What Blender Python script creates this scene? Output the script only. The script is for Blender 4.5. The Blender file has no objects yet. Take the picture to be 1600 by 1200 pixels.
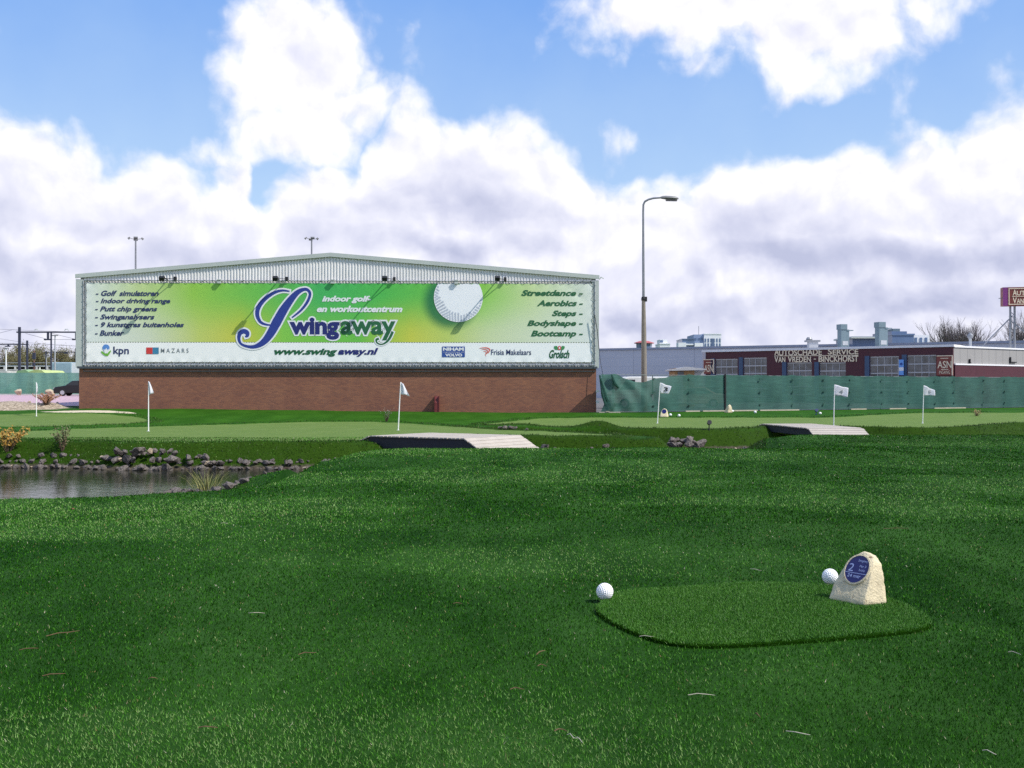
import bpy, bmesh, math, random
import numpy as np
from mathutils import Vector, Matrix, noise as mnoise
random.seed(7); rng = np.random.default_rng(7)
SC = bpy.context.scene
COL = SC.collection
R = math.radians
# ------------------------------------------------------------------ camera
EYE = 1.6; F = 1600.0; PITCH = math.atan(6/1600)
cam_d = bpy.data.cameras.new('camera'); cam = bpy.data.objects.new('camera', cam_d); COL.objects.link(cam)
cam.location = (0, 0, EYE); cam.rotation_euler = (math.pi/2 + PITCH, 0, 0)
cam_d.sensor_width = 36; cam_d.lens = 36; cam_d.clip_end = 6000; cam_d.clip_start = .1
SC.camera = cam
SC.view_settings.view_transform = 'Standard'; SC.view_settings.look = 'None'
SC.view_settings.exposure = 0.1; SC.view_settings.gamma = 1
# ------------------------------------------------------------------ sun
SUN_AZ = R(90 + 23); SUN_EL = R(48)
sun_dir = Vector((math.sin(SUN_AZ)*math.cos(SUN_EL), math.cos(SUN_AZ)*math.cos(SUN_EL), math.sin(SUN_EL)))
sd_ = bpy.data.lights.new('sun', 'SUN'); sd_.energy = 5.0; sd_.angle = R(.5); sd_.color = (1, .95, .87)
so = bpy.data.objects.new('sun', sd_); COL.objects.link(so); so.rotation_euler = sun_dir.to_track_quat('Z', 'Y').to_euler()

def ray(u, v):
    dx = (u-800)/F; dz = (600-v)/F
    y = math.cos(PITCH) - dz*math.sin(PITCH); z = math.sin(PITCH) + dz*math.cos(PITCH)
    return dx/y, z/y
def P(u, v, Y):
    a, b = ray(u, v); return Vector((a*Y, Y, EYE + b*Y))
def G(u, v, z=0.):
    a, b = ray(u, v); Y = (z-EYE)/b; return Vector((a*Y, Y, z))
def azel(u, v):
    return math.atan2(u-800, F), math.atan2(606-v, math.hypot(F, u-800))
def lin(r, g, b, k=1.):
    f = lambda c: (c/255/12.92 if c <= 10 else ((c/255+.055)/1.055)**2.4)*k
    return (f(r), f(g), f(b), 1)

# ------------------------------------------------------------------ node helper
class NT:
    def __init__(s, tree): s.t = tree; s.n = tree.nodes; s.l = tree.links
    def new(s, typ, **kw):
        n = s.n.new(typ)
        for k, v in kw.items(): setattr(n, k, v)
        return n
    def put(s, sock, v):
        if isinstance(v, bpy.types.NodeSocket): s.l.new(v, sock)
        elif v is not None: sock.default_value = v
    def m(s, op, a, b=None, c=None, clamp=False):
        n = s.new('ShaderNodeMath', operation=op); n.use_clamp = clamp
        s.put(n.inputs[0], a); s.put(n.inputs[1], b); s.put(n.inputs[2], c); return n.outputs[0]
    def vm(s, op, a, b=None, scale=None):
        n = s.new('ShaderNodeVectorMath', operation=op); s.put(n.inputs[0], a); s.put(n.inputs[1], b)
        if scale is not None: s.put(n.inputs['Scale'], scale)
        return n.outputs['Value'] if op in ('LENGTH', 'DISTANCE', 'DOT_PRODUCT') else n.outputs['Vector']
    def mr(s, v, a, b, c=0., d=1., smooth=False):
        n = s.new('ShaderNodeMapRange'); n.interpolation_type = 'SMOOTHSTEP' if smooth else 'LINEAR'
        s.put(n.inputs['Value'], v)
        for k, x in zip(('From Min', 'From Max', 'To Min', 'To Max'), (a, b, c, d)): s.put(n.inputs[k], x)
        return n.outputs[0]
    def mix(s, f, a, b, mode='MIX'):
        n = s.new('ShaderNodeMix', data_type='RGBA', blend_type=mode)
        s.put(n.inputs[0], f); s.put(n.inputs[6], a); s.put(n.inputs[7], b); return n.outputs[2]
    def noise(s, vec, scale, detail=4, rough=.5, dist=0., col=False):
        n = s.new('ShaderNodeTexNoise'); s.put(n.inputs['Vector'], vec)
        n.inputs['Scale'].default_value = scale; n.inputs['Detail'].default_value = detail
        n.inputs['Roughness'].default_value = rough; n.inputs['Distortion'].default_value = dist
        return n.outputs['Color' if col else 'Fac']
    def vor(s, vec, scale, feature='F1', detail=0, smooth=.3, rough=.5):
        n = s.new('ShaderNodeTexVoronoi', feature=feature); s.put(n.inputs['Vector'], vec)
        n.inputs['Scale'].default_value = scale; n.inputs['Detail'].default_value = detail
        n.inputs['Roughness'].default_value = rough
        if feature == 'SMOOTH_F1': n.inputs['Smoothness'].default_value = smooth
        return n.outputs['Distance']
    def ramp(s, f, stops):
        n = s.new('ShaderNodeValToRGB'); e = n.color_ramp.elements
        while len(e) < len(stops): e.new(.5)
        for el, (p, c) in zip(e, stops): el.position = p; el.color = c
        s.put(n.inputs[0], f); return n.outputs[0]
    def xyz(s, v):
        n = s.new('ShaderNodeSeparateXYZ'); s.put(n.inputs[0], v); return n.outputs
    def comb(s, x, y, z):
        n = s.new('ShaderNodeCombineXYZ')
        for i, q in enumerate((x, y, z)): s.put(n.inputs[i], q)
        return n.outputs[0]

# ------------------------------------------------------------------ world: Nishita sky with cumulus
W = bpy.data.worlds.new('World'); SC.world = W; W.use_nodes = True
N = NT(W.node_tree); N.n.clear()
sky = N.new('ShaderNodeTexSky', sky_type='NISHITA'); sky.sun_disc = False
sky.sun_elevation = SUN_EL; sky.sun_rotation = SUN_AZ
sky.air_density = 1.0; sky.dust_density = .6; sky.ozone_density = 1.5
D = N.new('ShaderNodeTexCoord').outputs['Generated']
dx, dy, dz = N.xyz(D)
def wcoord(vec):
    x, y, z = N.xyz(vec)
    return N.m('ARCTAN2', x, y), N.m('ARCSINE', N.m('MINIMUM', N.m('MAXIMUM', z, -1.), 1.))
# domain warp, all in the (azimuth, elevation) plane
az0, el0 = wcoord(D)
Q = N.comb(az0, el0, 0.)
def noise2(vec, scale, detail=4, rough=.5, col=False):
    n = N.new('ShaderNodeTexNoise', noise_dimensions='2D'); N.put(n.inputs['Vector'], vec)
    n.inputs['Scale'].default_value = scale; n.inputs['Detail'].default_value = detail; n.inputs['Roughness'].default_value = rough
    return n.outputs['Color' if col else 'Fac']
def vor2(vec, scale, detail, rough):
    n = N.new('ShaderNodeTexVoronoi', feature='SMOOTH_F1', voronoi_dimensions='2D'); N.put(n.inputs['Vector'], vec)
    n.inputs['Scale'].default_value = scale; n.inputs['Detail'].default_value = detail
    n.inputs['Roughness'].default_value = rough; n.inputs['Smoothness'].default_value = .4
    return n.outputs['Distance']
w1 = N.vm('SUBTRACT', noise2(Q, 9, 4, .55, True), (.5, .5, .5))
P2 = N.vm('ADD', Q, N.vm('SCALE', w1, scale=.07))
az, el, _z = N.xyz(P2)
top = [(-700, 120), (-250, 160), (-60, 150), (0, 168), (35, 190), (90, 205), (130, 190), (180, 222), (240, 240), (300, 258), (335, 220), (375, 212), (402, 250),
       (418, 300), (440, 245), (490, 228), (550, 238), (578, 190), (602, 155), (645, 132), (690, 140), (760, 150), (820, 168), (850, 195), (890, 215), (930, 250),
       (965, 275), (1010, 270), (1042, 274), (1062, 252), (1110, 235), (1170, 216), (1225, 203), (1290, 224), (1350, 208), (1430, 190), (1500, 158), (1570, 130), (1700, 130), (2300, 60)]
fc = N.new('ShaderNodeFloatCurve'); cv = fc.mapping.curves[0]
AZ0, AZ1, ELM = -.8, .8, .45
pts = [((azel(u, v)[0]-AZ0)/(AZ1-AZ0), azel(u, v)[1]/ELM) for u, v in top]
cv.points[0].location = (0, pts[0][1]); cv.points[1].location = (1, pts[-1][1])
for p_ in pts: cv.points.new(*p_)
for p_ in cv.points: p_.handle_type = 'AUTO_CLAMPED'
fc.mapping.update()
N.put(fc.inputs['Value'], N.mr(az, AZ0, AZ1))
T = N.m('MULTIPLY', fc.outputs[0], ELM)
field = N.m('SUBTRACT', T, el)
def blob(u, v, ru, rv, k=1.):
    a, e = azel(u, v)
    q = N.vm('MULTIPLY', N.vm('SUBTRACT', P2, (a, e, 0)), (F/ru, F/rv, 0))
    return N.m('MULTIPLY', N.m('SUBTRACT', 1., N.vm('LENGTH', q)), k*min(ru, rv)/F)
bl = None
for b in [(465, 100, 135, 115), (430, 50, 82, 66), (526, 66, 74, 80), (495, 165, 130, 92), (402, 155, 70, 62), (450, 205, 112, 58), (345, 240, 65, 36),
          (900, 4, 88, 50), (1010, 10, 112, 70), (1130, -18, 240, 104), (1235, 42, 138, 100), (1335, 46, 142, 100), (1425, 4, 112, 72),
          (1080, 107, 74, 33), (965, 92, 28, 22), (1128, 86, 32, 26), (640, 72, 38, 32, .7), (655, 100, 38, 28, .7), (935, 212, 55, 24, .7), (-150, 60, 120, 60), (1850, 40, 160, 70)]:
    s_ = blob(*b); bl = s_ if bl is None else N.m('MAXIMUM', bl, s_)
hi = N.mr(noise2(Q, 2.6, 4, .55), .5, .62, -.03, .05)            # broken cumulus overhead and behind
side = N.mr(N.m('ABSOLUTE', az), .62, .8)
ovh = N.m('MAXIMUM', N.mr(el, .42, .5), side)
field = N.m('MAXIMUM', field, bl)
field = N.m('MAXIMUM', field, N.m('SUBTRACT', hi, N.mr(ovh, 0., 1., .2, 0.)))
def billow(vec):
    v1 = vor2(vec, 13, 2, .52); n1 = noise2(vec, 24, 5, .58)
    return N.m('ADD', N.m('MULTIPLY', N.m('SUBTRACT', .5, v1), .75), N.m('MULTIPLY', N.m('SUBTRACT', n1, .5), .95))
Dl = N.vm('ADD', Q, N.vm('SCALE', w1, scale=.03))
b0 = billow(Dl); b1 = billow(N.vm('ADD', Dl, (.006, .012, 0)))
dens = N.m('ADD', field, N.m('MULTIPLY', b0, .043))
alpha = N.mr(dens, -.007, .027, smooth=True)
# light and shade of the cloud bodies: flat grey bases under white heads
dk = None
for (u, v, ru, rv, k) in [(110, 335, 190, 34, .9), (40, 405, 170, 30, .8), (250, 395, 140, 30, .6), (200, 290, 80, 22, .5), (620, 310, 150, 40, .9), (760, 250, 90, 30, .45),
                          (500, 375, 110, 24, .7), (700, 390, 220, 22, .6), (870, 330, 120, 30, .5), (465, 130, 85, 75, .42), (1215, 345, 170, 55, .62), (1350, 262, 115, 42, .6),
                          (1500, 250, 120, 40, .6), (1270, 405, 200, 34, .55), (1060, 440, 190, 28, .5), (1450, 400, 160, 30, .6), (960, 500, 230, 18, .5), (1330, 480, 220, 16, .6), (1560, 460, 140, 24, .5),
                          (1120, 5, 130, 26, .8), (1260, 35, 70, 24, .4), (60, 480, 200, 18, .5), (300, 440, 200, 20, .4)]:
    a_, e_ = azel(u, v)
    q = N.vm('MULTIPLY', N.vm('SUBTRACT', P2, (a_, e_, 0)), (F/ru/1.5, F/rv/1.5, 0))
    s_ = N.m('MULTIPLY', N.mr(N.vm('LENGTH', q), .15, 1., 1., 0., smooth=True), k)
    dk = s_ if dk is None else N.m('MAXIMUM', dk, s_)
rel = N.m('MULTIPLY', N.m('SUBTRACT', b0, b1), .62)
big = noise2(N.vm('MULTIPLY', P2, (1., 2.0, 1.)), 6.5, 4, .5)
deep = N.mr(dens, .01, .12, smooth=True)
shade = N.m('MULTIPLY', deep, N.m('ADD', N.m('MULTIPLY', dk, N.mr(big, .3, .7, .55, 1.)), N.m('ADD', N.mr(big, .36, .66, .08, .55), N.mr(el, .04, .2, .2, 0.))))
lum = N.m('ADD', N.m('SUBTRACT', .96, N.m('MULTIPLY', shade, .74)), rel, clamp=True)
ccol = N.ramp(lum, [(0., lin(186, 191, 216)), (.35, lin(208, 211, 231)), (.7, lin(232, 233, 245)), (1., lin(255, 254, 255))])
blue = N.mix(N.mr(el, .17, .40), lin(188, 219, 255), lin(118, 172, 250))
skyc = N.mix(.72, sky.outputs[0], N.mix(1., blue, (10.5, 10.5, 10.5, 1), 'MULTIPLY'))
cl10 = N.mix(1., ccol, (10.2, 10.2, 10.4, 1), 'MULTIPLY')
fin = N.mix(alpha, skyc, cl10)
bg = N.new('ShaderNodeBackground'); N.put(bg.inputs[0], fin); bg.inputs[1].default_value = .1
N.l.new(bg.outputs[0], N.new('ShaderNodeOutputWorld').inputs[0])

W.cycles.sampling_method = 'MANUAL'; W.cycles.sample_map_resolution = 256
SC.render.engine = 'CYCLES'
SC.cycles.max_bounces = 5; SC.cycles.diffuse_bounces = 2; SC.cycles.glossy_bounces = 3; SC.cycles.transparent_max_bounces = 8; SC.cycles.transmission_bounces = 2
SC.cycles.caustics_reflective = False; SC.cycles.caustics_refractive = False
SC.cycles.use_denoising = False

# ------------------------------------------------------------------ object helpers
def tag(o, label=None, cat=None, group=None, kind=None):
    if label: o['label'] = label
    if cat: o['category'] = cat
    if group: o['group'] = group
    if kind: o['kind'] = kind
    return o
def thing(name, label, cat, loc=(0, 0, 0), rz=0., group=None, scale=1.):
    o = bpy.data.objects.new(name, None); COL.objects.link(o); o.empty_display_size = .2
    o.location = loc; o.rotation_euler = (0, 0, rz); o.scale = (scale,)*3
    return tag(o, label, cat, group)
def link(name, me, parent=None):
    o = bpy.data.objects.new(name, me); COL.objects.link(o)
    if parent: o.parent = parent
    return o
def copy_tree(o, parent=None):
    c = o.copy(); COL.objects.link(c)
    if parent: c.parent = parent
    for ch in list(o.children): copy_tree(ch, c)
    return c
class MB:
    """collects faces; build() links them as ONE mesh"""
    def __init__(s): s.v = []; s.f = []; s.mi = []; s.cur = 0
    def add(s, vs, fs):
        k = len(s.v); s.v += [tuple(p) for p in vs]
        for f in fs: s.f.append([k+i for i in f]); s.mi.append(s.cur)
        return s
    def box(s, x0, y0, z0, x1, y1, z1, M=None):
        vs = [(x, y, z) for z in (z0, z1) for x, y in ((x0, y0), (x1, y0), (x1, y1), (x0, y1))]
        if M: vs = [M @ Vector(p) for p in vs]
        return s.add(vs, [(3, 2, 1, 0), (4, 5, 6, 7), (0, 1, 5, 4), (1, 2, 6, 5), (2, 3, 7, 6), (3, 0, 4, 7)])
    def tube(s, pts, r, n=8, cap=True):
        pts = [Vector(p) for p in pts]; rs = r if isinstance(r, (list, tuple)) else [r]*len(pts)
        vs = []; fs = []; up = None
        for i, p in enumerate(pts):
            t = (pts[min(i+1, len(pts)-1)] - pts[max(i-1, 0)]).normalized()
            a = t.orthogonal().normalized() if up is None else (up - t*up.dot(t)).normalized()
            up = a; b = t.cross(a)
            for k in range(n):
                q = 2*math.pi*k/n; vs.append(p + (a*math.cos(q) + b*math.sin(q))*rs[i])
        for i in range(len(pts)-1):
            for k in range(n): fs.append((i*n+k, i*n+(k+1) % n, (i+1)*n+(k+1) % n, (i+1)*n+k))
        if cap: fs.append(list(range(n))[::-1]); fs.append([(len(pts)-1)*n+k for k in range(n)])
        return s.add(vs, fs)
    def bar(s, a, b, w, h=None):
        """rectangular bar from a to b"""
        a = Vector(a); b = Vector(b); t = (b-a).normalized(); h = h or w
        u = Vector((0, 0, 1)) if abs(t.z) < .95 else Vector((0, 1, 0))
        p = t.cross(u).normalized(); q = p.cross(t)
        vs = [c + p*i*w/2 + q*j*h/2 for c in (a, b) for i, j in ((-1, -1), (1, -1), (1, 1), (-1, 1))]
        return s.add(vs, [(3, 2, 1, 0), (4, 5, 6, 7), (0, 1, 5, 4), (1, 2, 6, 5), (2, 3, 7, 6), (3, 0, 4, 7)])
    def prism(s, poly, d0, d1, axis='y'):
        """polygon (a,b) extruded; axis y: (x,z), axis z: (x,y), axis x: (y,z)"""
        mk = {'y': lambda a, b, d: (a, d, b), 'z': lambda a, b, d: (a, b, d), 'x': lambda a, b, d: (d, a, b)}[axis]
        n = len(poly); vs = [mk(a, b, d0) for a, b in poly] + [mk(a, b, d1) for a, b in poly]
        return s.add(vs, [list(range(n)), list(range(n, 2*n))[::-1]] + [(i, n+i, n+(i+1) % n, (i+1) % n) for i in range(n)])
    def lathe(s, prof, n=16, c=(0, 0, 0)):
        vs = [(c[0]+r*math.cos(2*math.pi*k/n), c[1]+r*math.sin(2*math.pi*k/n), c[2]+z) for r, z in prof for k in range(n)]
        fs = [(i*n+k, i*n+(k+1) % n, (i+1)*n+(k+1) % n, (i+1)*n+k) for i in range(len(prof)-1) for k in range(n)]
        fs += [list(range(n))[::-1], [(len(prof)-1)*n+k for k in range(n)]]
        return s.add(vs, fs)
    def mesh(s, name, mats, smooth=False):
        me = bpy.data.meshes.new(name); me.from_pydata(s.v, [], s.f)
        for m in (mats if isinstance(mats, (list, tuple)) else [mats]): me.materials.append(m)
        if any(s.mi): me.polygons.foreach_set('material_index', s.mi)
        bm = bmesh.new(); bm.from_mesh(me); bmesh.ops.recalc_face_normals(bm, faces=bm.faces); bm.to_mesh(me); bm.free()
        if smooth:
            me.polygons.foreach_set('use_smooth', [True]*len(me.polygons)); me.set_sharp_from_angle(angle=R(40))
        return me
    def build(s, name, mats, parent=None, smooth=False, bevel=0):
        o = link(name, s.mesh(name, mats, smooth), parent)
        if bevel:
            b = o.modifiers.new('bevel', 'BEVEL'); b.width = bevel; b.segments = 2; b.limit_method = 'ANGLE'
        return o

def mat(name, col, rough=.6, var=.12, scale=6., detail=5, bump=0., bscale=None, metal=0., spec=.4, col2=None, spots=None, two=None):
    """plain procedural surface: colour broken up by noise, optional darker second colour, bump"""
    m = bpy.data.materials.new(name); m.use_nodes = True; n = NT(m.node_tree); p = n.n['Principled BSDF']
    oc = n.new('ShaderNodeTexCoord').outputs['Object']
    c = tuple(col[:3])
    f = n.noise(oc, scale, detail, .6)
    a = tuple(min(1, x*(1-var)) for x in c) + (1,) if col2 is None else tuple(col2[:3]) + (1,)
    b = tuple(min(1, x*(1+var)) for x in c) + (1,)
    base = n.mix(n.mr(f, .3, .7), a, b)
    if spots:
        base = n.mix(n.mr(n.noise(oc, spots[1], 3, .5), spots[2], spots[2]+.06), base, tuple(spots[0][:3]) + (1,))
    n.put(p.inputs['Base Color'], base)
    n.put(p.inputs['Roughness'], n.mr(f, .2, .8, max(.02, rough-.08), min(1, rough+.08)))
    p.inputs['Metallic'].default_value = metal; p.inputs['Specular IOR Level'].default_value = spec
    if bump:
        b_ = n.new('ShaderNodeBump'); b_.inputs['Strength'].default_value = bump; b_.inputs['Distance'].default_value = .02
        n.put(b_.inputs['Height'], n.noise(oc, bscale or scale*4, 5, .6)); n.put(p.inputs['Normal'], b_.outputs[0])
    return m

# ------------------------------------------------------------------ terrain
sst = lambda a, b, x: (lambda t: t*t*(3-2*t))(np.clip((np.asarray(x, float)-a)/(b-a), 0, 1))
def chaikin(p, n=2, closed=True):
    p = np.array(p, float)
    for _ in range(n):
        q = np.roll(p, -1, 0); p = np.stack([.75*p+.25*q, .25*p+.75*q], 1).reshape(-1, 2)
    return p
def sdf(x, y, poly):
    """signed distance, negative inside"""
    x = np.asarray(x, float); y = np.asarray(y, float)
    d = np.full(x.shape, 1e18); ins = np.zeros(x.shape, bool); n = len(poly)
    for i in range(n):
        ax, ay = poly[i]; bx, by = poly[(i+1) % n]; ex, ey = bx-ax, by-ay
        t = np.clip(((x-ax)*ex+(y-ay)*ey)/(ex*ex+ey*ey+1e-12), 0, 1)
        d = np.minimum(d, (x-ax-t*ex)**2+(y-ay-t*ey)**2)
        if ey != 0:
            c = ((ay > y) != (by > y)) & (x < (y-ay)*ex/ey+ax); ins ^= c
    return np.where(ins, -1, 1)*np.sqrt(d)
WATER_Z = -.7
WPOLY = chaikin([(-60, 13), (-20, 14.8), (-7.7, 15.4), (-6.04, 16.1), (-4.4, 16.7), (-4.05, 17.8), (-4.15, 20.4), (-4.1, 22.4), (-3.7, 25), (-2.5, 27.6),
  (-1.2, 29.2), (.5, 31.0), (2.5, 30.6), (4.5, 29.5), (6.6, 29.0), (7.35, 30.0), (8.2, 33.5), (9.3, 36.3), (10.6, 36.8), (13.6, 36.8), (20, 36.5), (60, 36),
  (60, 52), (30, 49), (23, 46), (20.4, 43.8), (18.4, 41.1), (15.8, 39.9), (14.3, 41.1), (13.2, 41.8), (10.6, 42.0), (9.6, 40.2), (7.8, 38.8), (4.8, 39.3), (3.55, 40.2),
  (1.5, 40.6), (-1.0, 41.3), (-.9, 40.3), (.8, 38.2), (2.3, 36.6), (4.1, 34.3), (4.8, 33.4), (4.3, 32.9), (2.0, 33.1), (.6, 33.3), (-1.2, 33.4), (-2.7, 32.7),
  (-4.1, 31.0), (-4.8, 30.4), (-6.5, 29.8), (-8.7, 29.8), (-10.5, 29.4), (-12.8, 30.3), (-15.2, 30.4), (-30, 29), (-60, 27)])
G1 = chaikin([(-30, 31), (-15.2, 30.9), (-12.8, 30.9), (-10.5, 29.95), (-8.7, 30.25), (-6.5, 30.25), (-4.9, 30.9), (-3.2, 33), (-1.2, 33.85), (.6, 33.75), (2.5, 33.5), (3.7, 33.6), (2.1, 36.1),
  (.4, 37.7), (-.7, 38.8), (-2.35, 41.3), (-4.35, 44.9), (-5.9, 47.2), (-8.7, 47.4), (-10.6, 45.7), (-12.7, 43.4), (-14.7, 41.3), (-17, 39.4), (-17.8, 35.6), (-20, 33.7), (-30, 33.5)])
G34 = chaikin([(9.3, 40.8), (7.7, 39.25), (5, 39.8), (3.6, 41), (1.2, 41.6), (-1.2, 43), (-1.2, 45), (.3, 49), (2.2, 51.2), (13.4, 51), (15.9, 51), (19.8, 54), (22.6, 55.3), (27.8, 55.5), (33, 55),
  (32, 50), (30, 49.6), (23, 46.6), (20.4, 44.3), (18.4, 41.6), (15.8, 40.4), (14.4, 41.7), (13.2, 42.3), (10.6, 42.5)])
G9 = chaikin([(-34, 52.4), (-27, 51.9), (-24, 51.5), (-20, 51.3), (-18, 50.2), (-16.6, 47), (-16.9, 45), (-17.4, 42.9), (-19, 41.5), (-22, 41), (-34, 41)])
SAND = chaikin([(-24.6, 52.0), (-23.6, 53.2), (-21.6, 53.3), (-20, 52.6), (-18.6, 51.5), (-20, 51.45), (-23, 51.6)])
PAVE = np.array([(-90, 60.2), (-30, 59.4), (-23.9, 58.6), (-23.9, 98.6), (-90, 98.6)])
FENCE = [(4.6, 55.6), (35.4, 70.8), (52, 79)]
YARD = np.array([(4.65, 56.2), (35.4, 71.3), (60, 83), (120, 110), (120, 140), (-24, 140), (-24, 57), (4.6, 57)])
RUBBLE = chaikin([(-36, 58), (-29, 58.8), (-25.2, 58), (-24.1, 56.6), (-24.4, 55), (-26, 53.9), (-36, 53.5)])
MAT_PX = [(928, 950), (938, 936), (962, 921), (1010, 915), (1060, 912), (1180, 906), (1270, 909), (1330, 915), (1390, 930), (1440, 950), (1459, 968), (1448, 979), (1380, 988), (1250, 1000), (1120, 1007), (1050, 1004), (995, 988), (950, 967)]
MATP = chaikin([(G(u, v, .03).x, G(u, v, .03).y) for u, v in MAT_PX], 2)
def gau(x, y, cx, cy, r): return np.exp(-((x-cx)**2+(y-cy)**2)/(r*r))
_tab = rng.random((64, 64))
def vnoise(x, y):
    xi = np.floor(x).astype(int); yi = np.floor(y).astype(int); fx = x-xi; fy = y-yi
    fx = fx*fx*(3-2*fx); fy = fy*fy*(3-2*fy); t = lambda i, j: _tab[i % 64, j % 64]
    return (t(xi, yi)*(1-fx)+t(xi+1, yi)*fx)*(1-fy)+(t(xi, yi+1)*(1-fx)+t(xi+1, yi+1)*fx)*fy - .5
def height(x, y):
    x = np.asarray(x, float); y = np.asarray(y, float)
    lf = sst(-4, 24, -x)
    z = (.24 + .26*lf)*sst(47, 57, y)
    z = z + lf*np.clip(y-57, 0, 45)*.009
    z = z - .10*sst(9, 15.5, y)*sst(2, 6, -x)*(1-sst(22, 27, y))
    z = z + .13*np.exp(-((y-24.2)/3.2)**2)*sst(-4.7, -2.6, x)*(1-sst(6.5, 12, x))
    z = z + .09*gau(x, y, -2.9, 22.0, 1.0)
    z = z + .16*np.exp(-((y-31)/4.5)**2)*sst(6.6, 9.5, x)
    z = z - .34*sst(24.9, 29.5, y)*(1-sst(31.8, 33.4, y))*sst(-5, -3.2, x)*(1-sst(7.0, 8.6, x))
    z = z - .27*sst(30.8, 36, y)*(1-sst(38, 39.5, y))*sst(7.0, 8.6, x)
    z = z + .26*gau(x, y, 3.55, 41.0, .75) + .10*gau(x, y, .6, 42.2, 1.2)
    near = 1-sst(30, 36, y)
    z = z + near*(.045*vnoise(x*.55+9, y*.55+3) + .025*vnoise(x*1.6, y*1.3+20))*sst(5, 9, y)
    far_rough = sst(36, 40, y)*(1-sst(54, 58, y))
    dg = np.minimum(np.minimum(sdf(x, y, G1), sdf(x, y, G34)), sdf(x, y, G9))
    z = z + far_rough*sst(.1, 1.2, dg)*(.10*vnoise(x*.35+2, y*.5) + .05*vnoise(x*1.1, y*1.2))
    lip = np.exp(-((dg-.25)/.35)**2)
    z = z + .05*lip*sst(28, 30, y)*(1+1.2*vnoise(x*1.4, y*1.4))
    dw = -sdf(x, y, WPOLY) + .35*vnoise(x*.9+5, y*.9+8)*(y > 27)
    steep = np.where(y > 26, 1.25, np.where(x > -4.9, .85, 2.0))
    t = np.clip(dw/steep, 0, 1)
    z = z*(1-t) - .98*(t**1.15)
    z = z + .42*gau(x, y, -5.9, 22.3, 1.2)*(dw > 0)
    z = z + .34*sst(.15, -1.3, sdf(x, y, RUBBLE))*(.8+.7*vnoise(x*.8, y*.8)) * (y > 52)
    z = z + .10*np.exp(-(sdf(x, y, SAND).clip(0))**2/.3) * (y > 50)
    return z
def H(x, y): return float(height(np.array([x]), np.array([y]))[0])
def on(u, v, dy=0):
    """point where the ray through (u,v) meets the terrain"""
    a, b = ray(u, v); Y = 3.
    ys = np.concatenate([np.arange(3, 60, .05), np.arange(60, 300, .5)])
    d = EYE + b*ys - height(a*ys, ys)
    k = int(np.argmax(d < 0)); Y = ys[k] if d[k] < 0 else ys[-1]
    return Vector((a*Y, Y, H(a*Y, Y)))
def lines(*segs):
    out = [segs[0][0]]
    for a, b, st in segs:
        n = max(1, int(round((b-a)/st))); out += [a+(b-a)*(i+1)/n for i in range(n)]
    return np.array(out)
geo = [60*1.35**i for i in range(1, 15)]
xs = lines((-60, -32, 1.5), (-32, -19, .3), (-19, 16, .1), (16, 34, .3), (34, 60, 1.5)); xs = np.concatenate([[-g for g in geo[::-1]], xs, geo])
ys = lines((-20, 2, 1.5), (2, 14, .15), (14, 32, .09), (32, 46, .09), (46, 60, .2), (60, 110, 1.5)); ys = np.concatenate([[-g for g in geo[::-1] if g > 20], ys, [110*1.3**i for i in range(1, 13)]])
X, Y = np.meshgrid(xs, ys); Z = height(X, Y)
far = sst(120, 400, np.hypot(X, Y)); Z = Z*(1-far) + .6*far
nx, ny = len(xs), len(ys)
co = np.stack([X, Y, Z], -1).reshape(-1, 3)
idx = np.arange(nx*ny).reshape(ny, nx)
quads = np.stack([idx[:-1, :-1], idx[:-1, 1:], idx[1:, 1:], idx[1:, :-1]], -1).reshape(-1, 4)
def np_mesh(name, co, faces, mats, smooth=True):
    me = bpy.data.meshes.new(name); k = faces.shape[1]
    me.vertices.add(len(co)); me.vertices.foreach_set('co', np.ascontiguousarray(co, np.float32).ravel())
    me.loops.add(faces.size); me.loops.foreach_set('vertex_index', np.ascontiguousarray(faces, np.int32).ravel())
    me.polygons.add(len(faces)); me.polygons.foreach_set('loop_start', np.arange(0, faces.size, k, dtype=np.int32))
    if smooth: me.polygons.foreach_set('use_smooth', np.ones(len(faces), bool))
    me.update(calc_edges=True)
    for m in (mats if isinstance(mats, (list, tuple)) else [mats]): me.materials.append(m)
    return me
def attr(me, name, vals, dom='POINT'):
    a = me.attributes.new(name, 'FLOAT', dom); a.data.foreach_set('value', np.ascontiguousarray(vals, np.float32).ravel())

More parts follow.
